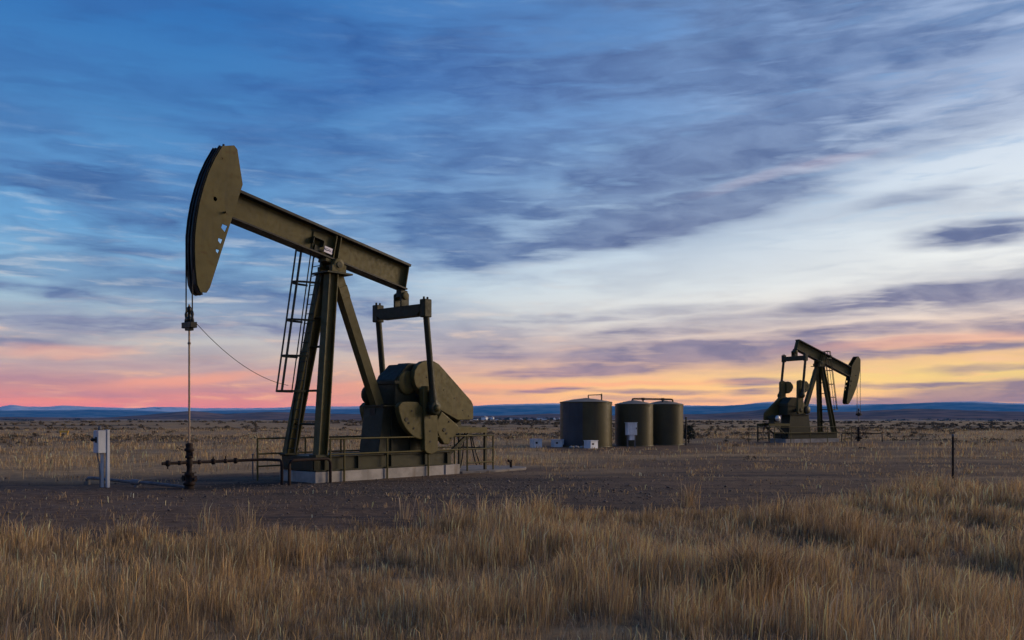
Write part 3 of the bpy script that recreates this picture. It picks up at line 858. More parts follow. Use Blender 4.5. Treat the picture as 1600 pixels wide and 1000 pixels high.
    for y_ in (-1, 1):
        MB().lathe([(0, 0.0), (0.40, 0.0), (0.40, 0.06), (0.36, 0.08), (0.20, 0.085), (0, 0.085)] if y_ > 0 else [(0, -0.085), (0.20, -0.085), (0.36, -0.08), (0.40, -0.06), (0.40, 0), (0, 0)],
                   (-3.95, y_ * 0.495, 3.11), 20, 'Y').build('bearing_cap', OL, gear)
        MB().tube((S.x, 0.40 * y_, S.z), (S.x, 0.97 * y_, S.z), 0.13, 16).build('crankshaft', BK, gear)
    MB().b2((-4.75, -0.28, 3.74), (-4.25, 0.28, 3.79)).build('inspection_cover', OD, gear, 0.01)
    pedp = [(-2.76, 0.80), (-2.98, 2.34), (-5.10, 2.34), (-5.25, 0.80)]
    ped = MB().prism(pedp, -0.50, 0.50).build('pedestal', OD, root, 0.015)
    MB().b2((-5.45, -0.60, 2.305), (-2.90, 0.60, 2.355)).build('pedestal_top', OD, ped, 0.006)
    for y_ in (-0.02,):
        a = Vector((-2.955, y_, 2.13))
        MB().bar(a + Vector((0.012, -0.14, 0)), a + Vector((0.012, 0.14, 0)), 0.02, 0.22, up=(0, 0, 1)).build('opening_dark_plate', BK, ped)  # black plate painted in for the dark inside the opening
    for i in range(3):
        MB().b2((-3.3 - i * 0.8, 0.50, 0.86), (-3.26 - i * 0.8, 0.56, 2.30)).build('gusset', OD, ped)
    # brake drum on the far side
    MB().lathe([(0, -0.10), (0.30, -0.10), (0.33, -0.06), (0.33, 0.06), (0.30, 0.10), (0, 0.10)], (-3.35, -0.66, 2.72), 20, 'Y').build('brake_drum', OD, gear)
    # --- belt guard
    gd = [(-4.02, 3.26), (-4.06, 3.50), (-4.20, 3.70), (-4.42, 3.83), (-4.68, 3.88), (-4.94, 3.86), (-5.16, 3.78), (-5.32, 3.66), (-6.74, 2.54), (-6.82, 2.42), (-6.84, 2.28), (-6.84, 1.95),
          (-6.80, 1.87), (-6.05, 1.86), (-5.0, 2.30), (-4.50, 2.58), (-4.24, 2.84), (-4.08, 3.05)]
    guard = MB().prism(gd, 0.585, 0.80).build('belt_guard', OL, root, 0.02, 2)
    for q in ((-4.6, 3.3), (-5.4, 2.9), (-6.3, 2.2), (-5.9, 2.62), (-6.6, 2.0)):
        MB().tube((q[0], 0.79, q[1]), (q[0], 0.812, q[1]), 0.022, 8).build('guard_bolt', BK, guard)
    # --- motor on its raised stand
    mo = MB().lathe([(0, -0.42), (0.20, -0.42), (0.25, -0.36), (0.25, 0.36), (0.22, 0.42), (0.06, 0.44), (0.06, 0.62), (0, 0.62)], (-6.45, 0.0, 2.02), 20, 'Y').build('electric_motor', OD, root)
    for i in range(10):
        t = math.pi * 2 * i / 10
        MB().bar((-6.45 + 0.26 * math.cos(t), -0.33, 2.02 + 0.26 * math.sin(t)), (-6.45 + 0.26 * math.cos(t), 0.33, 2.02 + 0.26 * math.sin(t)), 0.02, 0.04).build('cooling_fin', OD, mo)
    MB().lathe([(0, -0.10), (0.14, -0.10), (0.24, -0.03), (0.26, 0.0), (0.26, 0.08), (0, 0.08)], (-6.45, -0.50, 2.02), 18, 'Y').build('fan_cover', M['silver'], mo)
    st = root
    for y_ in (-0.62, 0.70):
        MB().bar((-5.30, y_, 1.50), (-7.60, y_, 1.50), 0.10, 0.20).build('motor_rail', OL, st)
        MB().bar((-7.54, y_, 0.08), (-7.54, y_, 1.40), 0.09, 0.09, up=(1, 0, 0)).build('stand_leg', OD, st)
        MB().bar((-5.62, y_, 0.62), (-6.80, y_, 1.42), 0.09, 0.12, up=(1, 0, 0)).build('diagonal_brace', OD, st)
    MB().b2((-6.85, -0.55, 1.60), (-6.05, 0.66, 1.66)).build('motor_plate', OD, st)
    MB().b2((-6.72, -0.30, 1.66), (-6.18, 0.30, 1.80)).build('motor_foot', OD, st)
    for y_, x0, dxx, sg in ((0.45, -7.0, -0.35, 0.5), (0.60, -6.6, 0.20, 0.6), (-0.4, -6.3, 0.55, 0.5), (0.2, -7.3, -0.5, 0.3)):
        pts = [Vector((x0 + dxx * t, y_, 1.48 - 1.25 * t - sg * 0.35 * math.sin(math.pi * t))) for t in [i / 8 for i in range(9)]]
        MB().path(pts, 0.025, 6).build('power_cable', BK, st)
    # --- skid
    for y_ in (-0.84, 0.84):
        MB().ibeam((-0.02, y_, 0.57), (-5.68, y_, 0.57), 0.20, 0.46, 0.035, 0.02).build('skid_beam', OD, root)
        for i, xx in enumerate((-0.35, -1.62, -2.95, -4.40, -5.45)):
            MB().b2((xx - 0.012, y_ + 0.012, 0.376), (xx + 0.012, y_ + 0.092, 0.764)).build('web_stiffener', OD, root)
    for xx in (-0.10, -1.2, -2.6, -3.9, -5.55):
        MB().b2((xx - 0.09, -0.80, 0.36), (xx + 0.09, 0.80, 0.77)).build('cross_member', OD, root)
    MB().b2((-5.60, -0.72, 0.772), (-0.12, 0.72, 0.79)).build('deck_plate', OD, root)
    return root, hang_x, carrier_z

def loc_fn(loc, rz, s):
    mt = Matrix.Translation(Vector(loc)) @ Matrix.Rotation(rz, 4, 'Z') @ Matrix.Scale(s, 4)
    return lambda x, y, z: mt @ Vector((x, y, z))

A_LOC = (-6.54, 27.27, 0.0)
A_RZ = math.atan2(-0.743, -0.669)
FAN = [(0.34, 1.34), (0.22, 1.20), (0.20, 0.95), (0.22, 0.5), (0.40, 0.30), (1.45, 0.30), (1.47, 0.44), (1.40, 0.66), (1.27, 0.86), (1.06, 1.08), (0.85, 1.22), (0.55, 1.32)]
LOBE = [(0.55, -0.57), (0.78, -0.92), (1.05, -1.32), (1.14, -1.38), (1.28, -1.34), (1.50, -1.08), (1.70, -0.86), (1.68, -0.66), (1.42, -0.44), (1.12, -0.28), (0.85, -0.36)]
pj, hx, cz_ = pumpjack('pumpjack', 'large olive pumpjack with raised horsehead standing nearest, left of the tanks', A_LOC, A_RZ, 1.0, 11.5, 181.5, 0.44, [FAN, LOBE], 1.92, True)

BS = 0.90
B_AL = R(28)
B_RZ = B_AL
TOPW = [(1.42, 0.28), (1.46, 0.62), (1.66, 0.92), (1.92, 1.08), (2.18, 1.04), (2.40, 0.80), (2.46, 0.50), (2.44, 0.28)]
Bpiv = Vector((23.62, 69.0, 0))
B_LOC = Bpiv - Matrix.Rotation(B_RZ, 3, 'Z') @ Vector((P0.x * BS, 0, 0))
pj2, hx2, cz2 = pumpjack('pumpjack', 'smaller looking distant pumpjack at right with lowered horsehead and raised counterweights', tuple(B_LOC), B_RZ, BS, -19.0, 0.0, 1.25, [TOPW], 2.45)

# ------------------------------------------------------------------ what stands round each unit
def concrete_base(loc, rz, s, label, split):
    root = tag(empty('concrete_base', loc, rz, s), label, 'concrete base', 'concrete bases under the pumpjacks')
    for a, b_, h_, w_ in split:
        MB().b2((a, -w_, -0.15), (b_, w_, h_)).build('concrete_block', M['concrete'], root, 0.015)
    return root
concrete_base(A_LOC, A_RZ, 1, 'long stained concrete footing under the near pumpjack', [(0.0, -2.60, 0.325, 0.93), (-2.615, -5.30, 0.322, 0.93), (-5.315, -6.0, 0.328, 0.97)])
concrete_base(tuple(B_LOC), B_RZ, BS, 'low concrete footing under the distant pumpjack', [(0.05, -3.0, 0.325, 1.0), (-3.015, -6.1, 0.322, 1.0)])

def railing(loc, rz, s, label, near, far, extra):
    root = tag(empty('guard_railing', loc, rz, s), label, 'railing', 'pipe railings round the pumpjacks')
    for y_, us, zb in (near, far):
        for u in us:
            MB().tube((u, y_, zb), (u, y_, 1.31), 0.030, 8).build('post', M['olive'], root)
        for z_ in (0.84, 1.31):
            MB().tube((us[0], y_, z_), (us[-1], y_, z_), 0.027, 8).build('rail', M['olive'], root)
    for a, b_ in extra:
        MB().tube(a, b_, 0.027, 8).build('rail', M['olive'], root)
    return root
railing(A_LOC, A_RZ, 1, 'thin dark pipe railing round the near pumpjack base', (0.985, [-0.50, -1.02, -2.72, -4.50, -6.34, -7.66], 0.0), (-1.0, [0.74, -1.0, -2.4, -4.2, -6.2, -7.66], 0.02),
        [((0.74, -1.0, 0.46), (-1.0, -1.0, 0.46)), ((-7.66, -1.0, 1.31), (-7.66, 0.985, 1.31)), ((-6.34, 0.985, 0.36), (-7.66, 0.985, 0.36)), ((-7.66, -1.0, 0.84), (-7.66, 0.985, 0.84))])
railing(tuple(B_LOC), B_RZ, BS, 'thin dark pipe railing round the distant pumpjack base', (1.25, [0.9, -1.6, -3.6, -5.8, -8.0], 0.02), (-1.25, [1.3, 0.5, -1.6, -3.6, -5.8, -7.6], 0.02),
        [((-8.0, -1.25, 1.31), (-8.0, 1.25, 1.31)), ((1.3, -1.25, 0.3), (0.5, -1.25, 0.3)), ((-7.6, -1.25, 1.31), (-8.0, -1.25, 1.31)), ((-5.8, 1.25, 0.3), (-8.0, 1.25, 0.3))])

def rod_thing(loc, rz, s, x, cz, wh_top, label):
    root = tag(empty('polished_rod', loc, rz, s), label, 'polished rod', 'polished rods below the horseheads')
    MB().tube((x, 0, wh_top - 0.1), (x, 0, cz + 0.55), 0.027, 10).build('rod', M['steel_rod'], root)
    MB().lathe([(0, 0), (0.035, 0.0), (0.05, 0.03), (0.035, 0.06), (0, 0.06)], (x, 0, cz - 0.55), 10).build('coupling', M['steel_rod'], root)
    cb = MB().b2((x - 0.10, -0.25, cz - 0.10), (x + 0.10, 0.25, cz + 0.06)).b2((x - 0.07, -0.12, cz - 0.17), (x + 0.07, 0.12, cz - 0.09)).build('carrier_bar', M['black_steel'], root, 0.01)
    for y_ in (-0.17, 0.17):
        MB().lathe([(0, 0), (0.045, 0), (0.05, 0.05), (0.03, 0.12), (0.045, 0.22), (0.025, 0.30), (0, 0.30)], (x, y_, cz + 0.06), 10).build('cable_socket', M['black_steel'], cb)
    MB().lathe([(0, 0), (0.07, 0), (0.07, 0.14), (0.04, 0.16), (0.04, 0.26), (0.065, 0.28), (0.065, 0.40), (0.03, 0.44), (0, 0.44)], (x, 0, cz + 0.06), 12).build('rod_clamp', M['black_steel'], root)
    return root
rod_thing(A_LOC, A_RZ, 1, hx, cz_, 1.15, 'slender steel rod hanging from the near horsehead into the wellhead')
rod_thing(tuple(B_LOC), B_RZ, BS, hx2, cz2, 1.1, 'slender rod hanging from the distant horsehead')

def wellhead(loc, rz, s, x, label, ends):
    mt = Matrix.Translation(Vector(loc)) @ Matrix.Rotation(rz, 4, 'Z') @ Matrix.Scale(s, 4)
    root = tag(empty('wellhead', tuple(mt @ Vector((x, 0, 0))), rz, s), label, 'wellhead', 'wellheads in front of the pumpjacks')
    RU = M['rust']
    MB().lathe([(0, -0.12), (0.15, -0.12), (0.15, 0.02), (0.13, 0.02), (0.13, 0.10), (0.16, 0.10), (0.16, 0.16), (0.10, 0.18), (0.10, 0.34), (0.13, 0.36), (0.13, 0.42), (0.085, 0.44), (0.07, 0.50),
                (0.07, 0.62), (0.09, 0.64), (0.09, 0.78), (0.07, 0.80), (0.07, 0.84), (0, 0.84)], n=16).build('casing_head', RU, root)
    sb = MB().lathe([(0, 0.84), (0.11, 0.84), (0.11, 0.90), (0.085, 0.92), (0.085, 1.02), (0.13, 1.04), (0.13, 1.10), (0.09, 1.12), (0.10, 1.20), (0.10, 1.24), (0.04, 1.26), (0, 1.26)], n=14).build('stuffing_box', RU, root)
    MB().tube((0.05, 0, 0.97), (0.05, 0.26, 0.93), 0.03, 8).tube((0.05, 0.24, 0.90), (0.05, 0.24, 1.02), 0.035, 8).build('grease_fitting', RU, sb)
    for sy in (-1, 1):
        vl = MB().tube((0, sy * 0.10, 0.28), (0, sy * 0.36, 0.28), 0.045, 10).b2((-0.07, sy * 0.22 - 0.06, 0.20), (0.07, sy * 0.22 + 0.06, 0.36)).build('casing_valve', RU, root)
        MB().tube((0, sy * 0.22, 0.36), (0, sy * 0.22, 0.44), 0.018, 6).tube((-0.09, sy * 0.22, 0.44), (0.09, sy * 0.22, 0.44), 0.014, 6).build('valve_handle', RU, vl)
    fl = MB().path([Vector(p) for p in ends], 0.043, 10).build('flow_pipe', RU, root)
    for q in (0.62, 0.28, -0.30, -0.72, -1.10, -1.42):
        w_ = 0.085 if q in (0.62, -0.72, -1.42) else 0.065
        MB().lathe([(0, -0.05), (w_ * 0.7, -0.05), (w_, -0.03), (w_, 0.03), (w_ * 0.7, 0.05), (0, 0.05)], (q, 0, 0.72), 12, 'X').build('coupling', RU, fl)
        if q in (0.62, -0.72, -1.10):
            MB().tube((q, 0, 0.72), (q, 0, 0.72 + (0.14 if q < 0 else -0.15)), 0.018, 6).build('valve_stem', RU, fl)
    return root
wellhead(A_LOC, A_RZ, 1, hx, 'rusty wellhead tree below the near horsehead, with a side pipe', [(0.78, 0, 0.72), (0.3, 0, 0.72), (-0.3, 0, 0.72), (-2.2, 0, 0.72), (-2.34, 0.10, 0.72), (-2.38, 0.30, 0.72), (-2.38, 0.78, 0.72), (-2.38, 0.86, 0.68), (-2.38, 0.88, 0.55), (-2.38, 0.88, -0.10)])
wellhead(tuple(B_LOC), B_RZ, BS, hx2, 'dark wellhead below the distant horsehead', [(-2.1, 0, 0.0), (-2.1, 0, 0.6), (-2.05, 0, 0.72), (-1.4, 0, 0.72), (0.0, 0, 0.72), (0.05, -0.3, 0.72), (0.1, -2.3, 0.72), (0.1, -2.4, 0.68), (0.1, -2.42, 0.0)])

LA = loc_fn(A_LOC, A_RZ, 1)
# bent pipe barrier at the corner of the base
tag(MB().path([LA(0.98, 1.04, -0.1), LA(0.98, 1.04, 0.60), LA(0.94, 1.04, 0.69), LA(0.84, 1.04, 0.72), LA(-0.30, 1.10, 0.72), LA(-0.38, 1.10, 0.69), LA(-0.42, 1.10, 0.60), LA(-0.42, 1.10, -0.1)], 0.045, 10)
    .build('pipe_barrier', M['rust']), 'rusty bent pipe hoop at the front corner of the near concrete footing', 'pipe barrier')
tag(MB().tube(LA(0.72, -1.30, -0.1), LA(0.72, -1.30, 0.80), 0.022, 8).lathe([(0, 0), (0.035, 0), (0.035, 0.05), (0, 0.05)], LA(0.72, -1.30, 0.79), 8).build('marker_post', M['grey_metal']),
    'thin grey metal stake beside the wellhead side pipe', 'stake')
# slack line from the carrier bar to the leg
pa, pb = LA(hx - 0.1, 0.24, cz_), LA(-0.10, -0.62, 2.95)
pts = []
for i in range(25):
    t = i / 24
    p = pa.lerp(pb, t); p.z -= 0.72 * 4 * t * (1 - t) * 0.42
    pts.append(p)
tag(MB().path(pts, 0.009, 5).build('slack_cable', M['black_steel']), 'thin slack cable sagging from the carrier bar to the ladder', 'cable')
# slab behind the near unit
sl = MB().prism([(0, 0)], 0, 0) if False else MB()
ss = [(-6.05, 1.02), (-7.4, 1.35), (-9.2, 1.20), (-9.75, 0.75), (-9.9, -0.2), (-9.3, -1.5), (-6.05, -1.3)]
vs = [LA(a, b_, -0.10) for a, b_ in ss] + [LA(a, b_, 0.075) for a, b_ in ss]
n = len(ss)
sl.add(vs, [tuple(range(n))[::-1], tuple(range(n, 2 * n))] + [(i, (i + 1) % n, (i + 1) % n + n, i + n) for i in range(n)])
tag(sl.build('concrete_slab', M['slab'], None, 0.02), 'low irregular concrete slab behind the near pumpjack', 'concrete slab')
tag(MB().path([LA(-9.05, 0.6, 0.0), LA(-9.05, 0.6, 0.24), LA(-9.02, 0.6, 0.30), LA(-8.9, 0.6, 0.33)], 0.05, 10).tube(LA(-9.05, 0.6, 0.28), LA(-9.05, 0.6, 0.36), 0.06, 10).build('capped_pipe', M['rust']),
    'short capped pipe stub standing on the slab', 'pipe stub')

# ------------------------------------------------------------------ control box on posts at far left
def boxed(name, x, y, label, cat, rz, w, d, h, z0, mat, group=None):
    root = tag(empty(name, (x, y, 0), rz), label, cat, group)
    bx = MB().b2((-w / 2, -d / 2, z0), (w / 2, d / 2, z0 + h)).build('cabinet', mat, root, 0.012)
    return root, bx
cb, bx = boxed('control_box', -11.47, 24.95, 'grey electric control box on steel posts at the far left', 'control box', R(-40), 0.27, 0.24, 0.63, 0.97, M['grey_paint'])
MB().b2((-0.125, -0.128, 0.99), (0.125, -0.121, 1.58)).build('door', M['grey_paint'], bx, 0.003)
MB().lathe([(0, -0.10), (0.035, -0.10), (0.05, -0.05), (0.04, 0), (0, 0)], (-0.06, -0.128, 1.34), 10, 'Y').build('rotary_switch', M['dark_plastic'], bx)
MB().b2((-0.01, -0.14, 1.26), (0.09, -0.129, 1.42)).build('switch_plate', M['dark_plastic'], bx)
MB().lathe([(0, 0), (0.05, 0), (0.05, 0.06), (0.04, 0.08), (0.04, 0.12), (0, 0.12)], (-0.02, 0.0, 1.60), 10).build('conduit_cap', M['grey_metal'], bx)
MB().b2((0.06, 0.124, -0.10), (0.16, 0.20, 1.62)).build('post', M['grey_paint'], cb, 0.006)
MB().b2((-0.06, 0.03, -0.10), (0.02, 0.10, 0.97)).build('post', M['grey_paint'], cb, 0.006)
MB().path([(-0.08, -0.04, 0.98), (-0.08, -0.04, 0.86), (-0.02, -0.02, 0.72), (-0.01, 0.0, 0.40), (-0.01, 0.0, -0.05)], 0.018, 8).build('conduit', M['grey_metal'], cb)
# conduit lying along the ground
cp = [Vector((-12.35, 26.05, 0.02)), Vector((-12.35, 26.05, 0.16)), Vector((-12.30, 26.02, 0.20)), Vector((-12.1, 25.95, 0.20)), Vector((-10.95, 25.35, 0.15)), Vector((-10.05, 24.95, 0.13)), Vector((-9.15, 24.85, 0.04)), Vector((-8.9, 24.85, -0.06))]
cr = tag(empty('ground_conduit', (-10.9, 25.3, 0)), 'grey pipe conduit lying between the control box and wellhead', 'conduit')
o = MB().path(cp, 0.045, 10).build('pipe', M['grey_metal'], cr); o.location = (10.9, -25.3, 0)
o = MB().tube((-10.55, 25.15, 0.15), (-10.55, 25.15, -0.05), 0.055, 10).tube((-10.68, 25.2, 0.145), (-10.42, 25.1, 0.135), 0.085, 10).build('support_tee', M['grey_metal'], cr); o.location = (10.9, -25.3, 0)
o = MB().b2((-12.42, 25.98, -0.05), (-12.28, 26.12, 0.10)).build('foot_block', M['slab'], cr); o.location = (10.9, -25.3, 0)

# ------------------------------------------------------------------ storage tanks
def tank(x, y, r, h, label, rz, blue=False):
    root = tag(empty('storage_tank', (x, y, 0), rz), label, 'storage tank', 'storage tanks')
    n = 64
    sh = MB()
    a0, a1 = (R(205), R(258)) if blue else (0, 0)  # left arc of the shell, coloured darker for its shade
    def arc(mb, t0, t1, k, rr, z0, z1):
        vs = []; 
        for i in range(k + 1):
            t = t0 + (t1 - t0) * i / k
            vs += [(rr * math.cos(t), rr * math.sin(t), z0), (rr * math.cos(t), rr * math.sin(t), z1)]
        mb.add(vs, [(2 * i, 2 * i + 2, 2 * i + 3, 2 * i + 1) for i in range(k)], True)
    if blue:
        arc(sh, a1, a0 + 2 * math.pi, 56, r, -0.1, h)
        sh.build('shell', M['tank'], root)
        pn = MB(); arc(pn, a0, a1, 12, r + 0.004, -0.1, h); tag(pn.build('shell_shade_arc', M['tank_shade'], root), 'left part of the shell with its shade painted in dark blue grey')
    else:
        arc(sh, 0, 2 * math.pi, n, r, -0.1, h); sh.build('shell', M['tank'], root)
    MB().lathe([(r + 0.012, h - 0.07), (r + 0.03, h - 0.065), (r + 0.03, h), (r + 0.012, h + 0.005)], n=n).build('top_rim', M['tank'], root)
    MB().lathe([(r + 0.02, h + 0.003), (r * 0.5, h + 0.17), (0.10, h + 0.26), (0, h + 0.27)], n=n).build('roof', M['tank_roof'], root)
    MB().lathe([(r + 0.005, -0.05), (r + 0.05, -0.05), (r + 0.05, 0.05), (r + 0.005, 0.07)], n=n).build('base_ring', M['tank'], root)
    for zz in (h * 0.34, h * 0.67):
        MB().lathe([(r + 0.001, zz - 0.012), (r + 0.008, zz), (r + 0.001, zz + 0.012)], n=n).build('weld_seam', M['tank'], root)
    for k in range(7):
        t = R(-100 + k * 31)
        MB().box((r * 1.005 * math.cos(t), r * 1.005 * math.sin(t), h - 0.14), (0.06, 0.06, 0.05)).build('lug', M['tank'], root)
    t = R(75) - rz
    MB().lathe([(0.0, 0), (0.25, 0), (0.25, 0.03), (0, 0.04)], n=16).tf(lambda p: Vector(((r + p.z) * math.cos(t) - p.x * math.sin(t), (r + p.z) * math.sin(t) + p.x * math.cos(t), 0.45 + p.y))).build('manway', M['tank'], root)
    return root
T1 = tank(4.86, 58.9, 1.70, 2.92, 'leftmost and widest storage tank with its shaded left side coloured blue grey', 0.0, True)
MB().tube((0.15, -0.1, 3.15), (0.15, -0.1, 3.38), 0.035, 8).tube((0.15, -0.1, 3.37), (1.02, -0.1, 3.40), 0.028, 8).tube((1.02, -0.1, 3.02), (1.02, -0.1, 3.46), 0.045, 8).build('vent_pipe', M['rust'], T1)
T2 = tank(8.21, 60.3, 1.27, 2.80, 'olive storage tank in the middle, behind the white electric cabinet', 0.4)
T3 = tank(10.62, 62.5, 1.30, 2.82, 'rightmost olive storage tank beside the dark pole', 0.9)
vl = tag(empty('vent_line', (9.4, 61.4, 2.8)), 'brown overhead vent pipe joining the two right hand tanks', 'vent pipe')
o = MB().path([(8.1, 60.3, 2.9), (8.1, 60.3, 3.10), (8.13, 60.35, 3.15), (8.25, 60.45, 3.16), (11.05, 62.3, 3.16), (11.16, 62.4, 3.14), (11.2, 62.45, 3.08), (11.2, 62.45, 2.86)], 0.06, 8).build('pipe', M['rust'], vl); o.location = (-9.4, -61.4, -2.8)
for q in ((8.9, 60.88), (10.4, 61.87)):
    o = MB().tube((q[0], q[1], 2.72), (q[0], q[1], 3.2), 0.05, 8).tube((q[0] - 0.1, q[1] - 0.06, 3.16), (q[0] + 0.1, q[1] + 0.06, 3.16), 0.085, 8).build('riser', M['rust'], vl); o.location = (-9.4, -61.4, -2.8)

# cabinets near the tanks
def small_box(x, y, w, d, h, rz, label, mat, extra=False):
    root, bx = boxed('utility_box', x, y, label, 'utility box', rz, w, d, h, -0.02, mat, 'utility boxes by the tanks')
    MB().b2((-w / 2 - 0.025, -d / 2 - 0.025, h - 0.02), (w / 2 + 0.025, d / 2 + 0.025, h + 0.02)).build('lid', mat, root, 0.008)
    MB().b2((-w * 0.3, -d / 2 - 0.006, h * 0.45), (-w * 0.05, -d / 2, h * 0.7)).build('nameplate', M['dark_plastic'], bx)
    if extra:
        MB().b2((w / 2, -0.12, h * 0.35), (w / 2 + 0.16, 0.12, h + 0.03)).build('side_housing', mat, root, 0.01)
    return root
small_box(1.53, 57.2, 0.58, 0.62, 0.52, R(24), 'leftmost grey utility box standing apart from the tanks', M['grey_paint'])
small_box(2.90, 58.0, 0.60, 0.55, 0.46, R(20), 'grey utility box against the left edge of the widest tank', M['grey_paint'], True)
small_box(4.90, 55.6, 0.62, 0.60, 0.47, R(38), 'white utility box directly in front of the widest tank', M['white_paint'])
ec = tag(empty('electric_cabinet', (7.62, 57.3, 0), R(14)), 'tall white electric cabinet on two legs before the middle tank', 'electric cabinet')
cab = MB().b2((-0.33, -0.19, 0.78), (0.33, 0.19, 1.56)).build('cabinet', M['white_paint'], ec, 0.012)
MB().b2((-0.31, -0.205, 0.80), (0.31, -0.191, 1.54)).build('door', M['white_paint'], cab, 0.006)
MB().b2((0.24, -0.24, 1.15), (0.28, -0.205, 1.27)).build('handle', M['dark_plastic'], cab)
MB().b2((-0.37, -0.215, 1.56), (0.37, 0.215, 1.59)).build('rain_hood', M['white_paint'], cab)
MB().b2((-0.17, -0.15, 0.46), (0.17, 0.10, 0.776)).build('lower_box', M['white_paint'], ec, 0.01)
for xx in (-0.25, 0.25):
    MB().b2((xx - 0.035, -0.05, -0.1), (xx + 0.035, 0.05, 0.78)).build('leg', M['grey_metal'], ec)
# loose rubble / pallet of pale stones by the widest tank
for i in range(3):
    mb = MB().lathe([(0, 0), (0.16, 0.02), (0.19, 0.08), (0.11, 0.15), (0, 0.17)], n=7, smooth=False)
    rr = random.Random(i)
    mb.tf(lambda p: Vector((p.x * (1 + rr.uniform(-.2, .2)), p.y * (1 + rr.uniform(-.2, .2)), p.z * (1 + rr.uniform(-.2, .1)) - 0.02)))
    o = mb.build('pale_stone', M['concrete']); o.location = (3.72 + i * 0.33, 55.9 + 0.2 * (i % 2), 0)
    tag(o, ('leftmost of the three pale stones before the widest tank', 'middle one of the three pale stones before the widest tank',
            'pale stone nearest the white utility box, rightmost of three')[i], 'stone', 'pale stones before the widest tank')
# dark pole and juniper right of the tanks
pole = tag(empty('steel_pole', (11.85, 61.0, 0)), 'slim dark pole standing right of the tanks', 'pole')
MB().tube((0, 0, -0.1), (0, 0, 1.87), 0.055, 10).build('shaft', M['black_steel'], pole)
MB().lathe([(0, 0), (0.075, 0), (0.075, 0.04), (0, 0.06)], (0, 0, 1.87), 10).build('cap', M['black_steel'], pole)
# post in the grass at right
gp_ = tag(empty('marker_pole', (14.06, 28.57, 0)), 'slim rusty post with pale cap standing in grass at right', 'post')
MB().tube((0, 0, -0.2), (0, 0, 1.34), 0.036, 10).build('shaft', M['rust'], gp_)
MB().lathe([(0, 0), (0.043, 0), (0.043, 0.07), (0.02, 0.09), (0, 0.09)], (0, 0, 1.335), 10).build('cap', M['grey_metal'], gp_)
MB().tube((0, -0.045, 0.93), (0, -0.045, 0.97), 0.046, 8).build('clamp', M['black_steel'], gp_)
# low yellow marker far off in the grass
ym = tag(empty('yellow_barrier', (-45.0, 90.0, float(gz(np.array([-45.0]), np.array([90.0]))[0]))), 'small low yellow barrier lying far off at left', 'barrier')
MB().b2((-0.48, -0.04, 0.30), (0.48, 0.04, 0.50)).build('board', M['yellow'], ym, 0.01)
for xx in (-0.36, 0.36):
    MB().b2((xx - 0.04, -0.06, -0.2), (xx + 0.04, 0.06, 0.30)).build('leg', M['yellow'], ym)

# ------------------------------------------------------------------ scatter: stuff built from blades
def tri_stuff(name, co, faces, tint, mat, label):
    me = raw_mesh(name, co, faces)
    a = me.attributes.new('tint', 'FLOAT_COLOR', 'POINT')
    t4 = np.concatenate([tint, np.ones((len(tint), 1))], 1).astype(np.float32)
    a.data.foreach_set('color', t4.ravel())
    me.materials.append(mat)
    o = bpy.data.objects.new(name, me); COL.objects.link(o)
    if label: tag(o, label, kind='stuff')
    return o

STRAW = np.array([[0.50, 0.33, 0.15], [0.40, 0.26, 0.12], [0.58, 0.42, 0.23], [0.26, 0.17, 0.095], [0.46, 0.27, 0.10], [0.34, 0.25, 0.17], [0.17, 0.12, 0.08]])

def blades(cx, cy, hgt, width, lean_amp, wind, tone, spread):
    """one five-vertex blade at every (cx, cy); arrays of equal length"""
    n = len(cx)
    ox = RNG.normal(0, 1, n) * spread; oy = RNG.normal(0, 1, n) * spread
    bx, by = cx + ox, cy + oy
    bz = gz(bx, by) - 0.02
    ang = RNG.uniform(0, 2 * math.pi, n)
    sx, sy = np.cos(ang), np.sin(ang)
    k = lean_amp * RNG.uniform(0.3, 1.3, n)
    la = RNG.uniform(0, 2 * math.pi, n)
    k = np.where(RNG.random(n) < 0.10, k * 2.6, k)
    lx = np.cos(la) * k * 0.7 + ox / np.maximum(spread, 1e-4) * k * 0.35 + wind
    ly = np.sin(la) * k * 0.7 + oy / np.maximum(spread, 1e-4) * k * 0.35
    h = hgt * RNG.uniform(0.45, 1.12, n)
    plume = RNG.random(n) < 0.20
    h = np.where(plume, h * 1.18, h)
    width = np.where(plume, width * 1.25, width)
    mk = np.where(plume, 0.74, 0.55)
    mw = np.where(plume, 1.7, 0.85) * width
    base = np.stack([bx, by, bz], -1)
    side = np.stack([sx, sy, np.zeros(n)], -1)
    mid = base + np.stack([lx * h * mk * 0.45, ly * h * mk * 0.45, h * mk], -1)
    tip = base + np.stack([lx * h, ly * h, h * np.sqrt(np.clip(1 - 0.5 * (lx ** 2 + ly ** 2), 0.3, 1))], -1)
    w0 = (width * 0.5)[:, None] * side; w1 = (mw * 0.5)[:, None] * side
    co = np.stack([base - w0, base + w0, mid - w1, mid + w1, tip], 1).reshape(-1, 3)
    i0 = np.arange(n)[:, None] * 5
    fc = np.stack([i0 + [0, 1, 3], i0 + [0, 3, 2], i0 + [2, 3, 4]], 1).reshape(-1, 3)
    c = STRAW[RNG.integers(0, len(STRAW), n)] * tone[:, None] * RNG.uniform(0.75, 1.2, n)[:, None]
    c = np.where(plume[:, None], np.clip(c * 1.15 + 0.02, 0, 0.6), c)
    return co, fc, np.repeat(c, 5, 0)

def wedge(n, d0, d1, half=33.5, power=1.0):
    u = RNG.random(n)
    d = np.sqrt(d0 ** 2 + (d1 ** 2 - d0 ** 2) * u) if power == 1.0 else d0 + (d1 - d0) * u ** power
    t = np.radians(RNG.uniform(-half, half, n))
    return d * np.sin(t), d * np.cos(t)

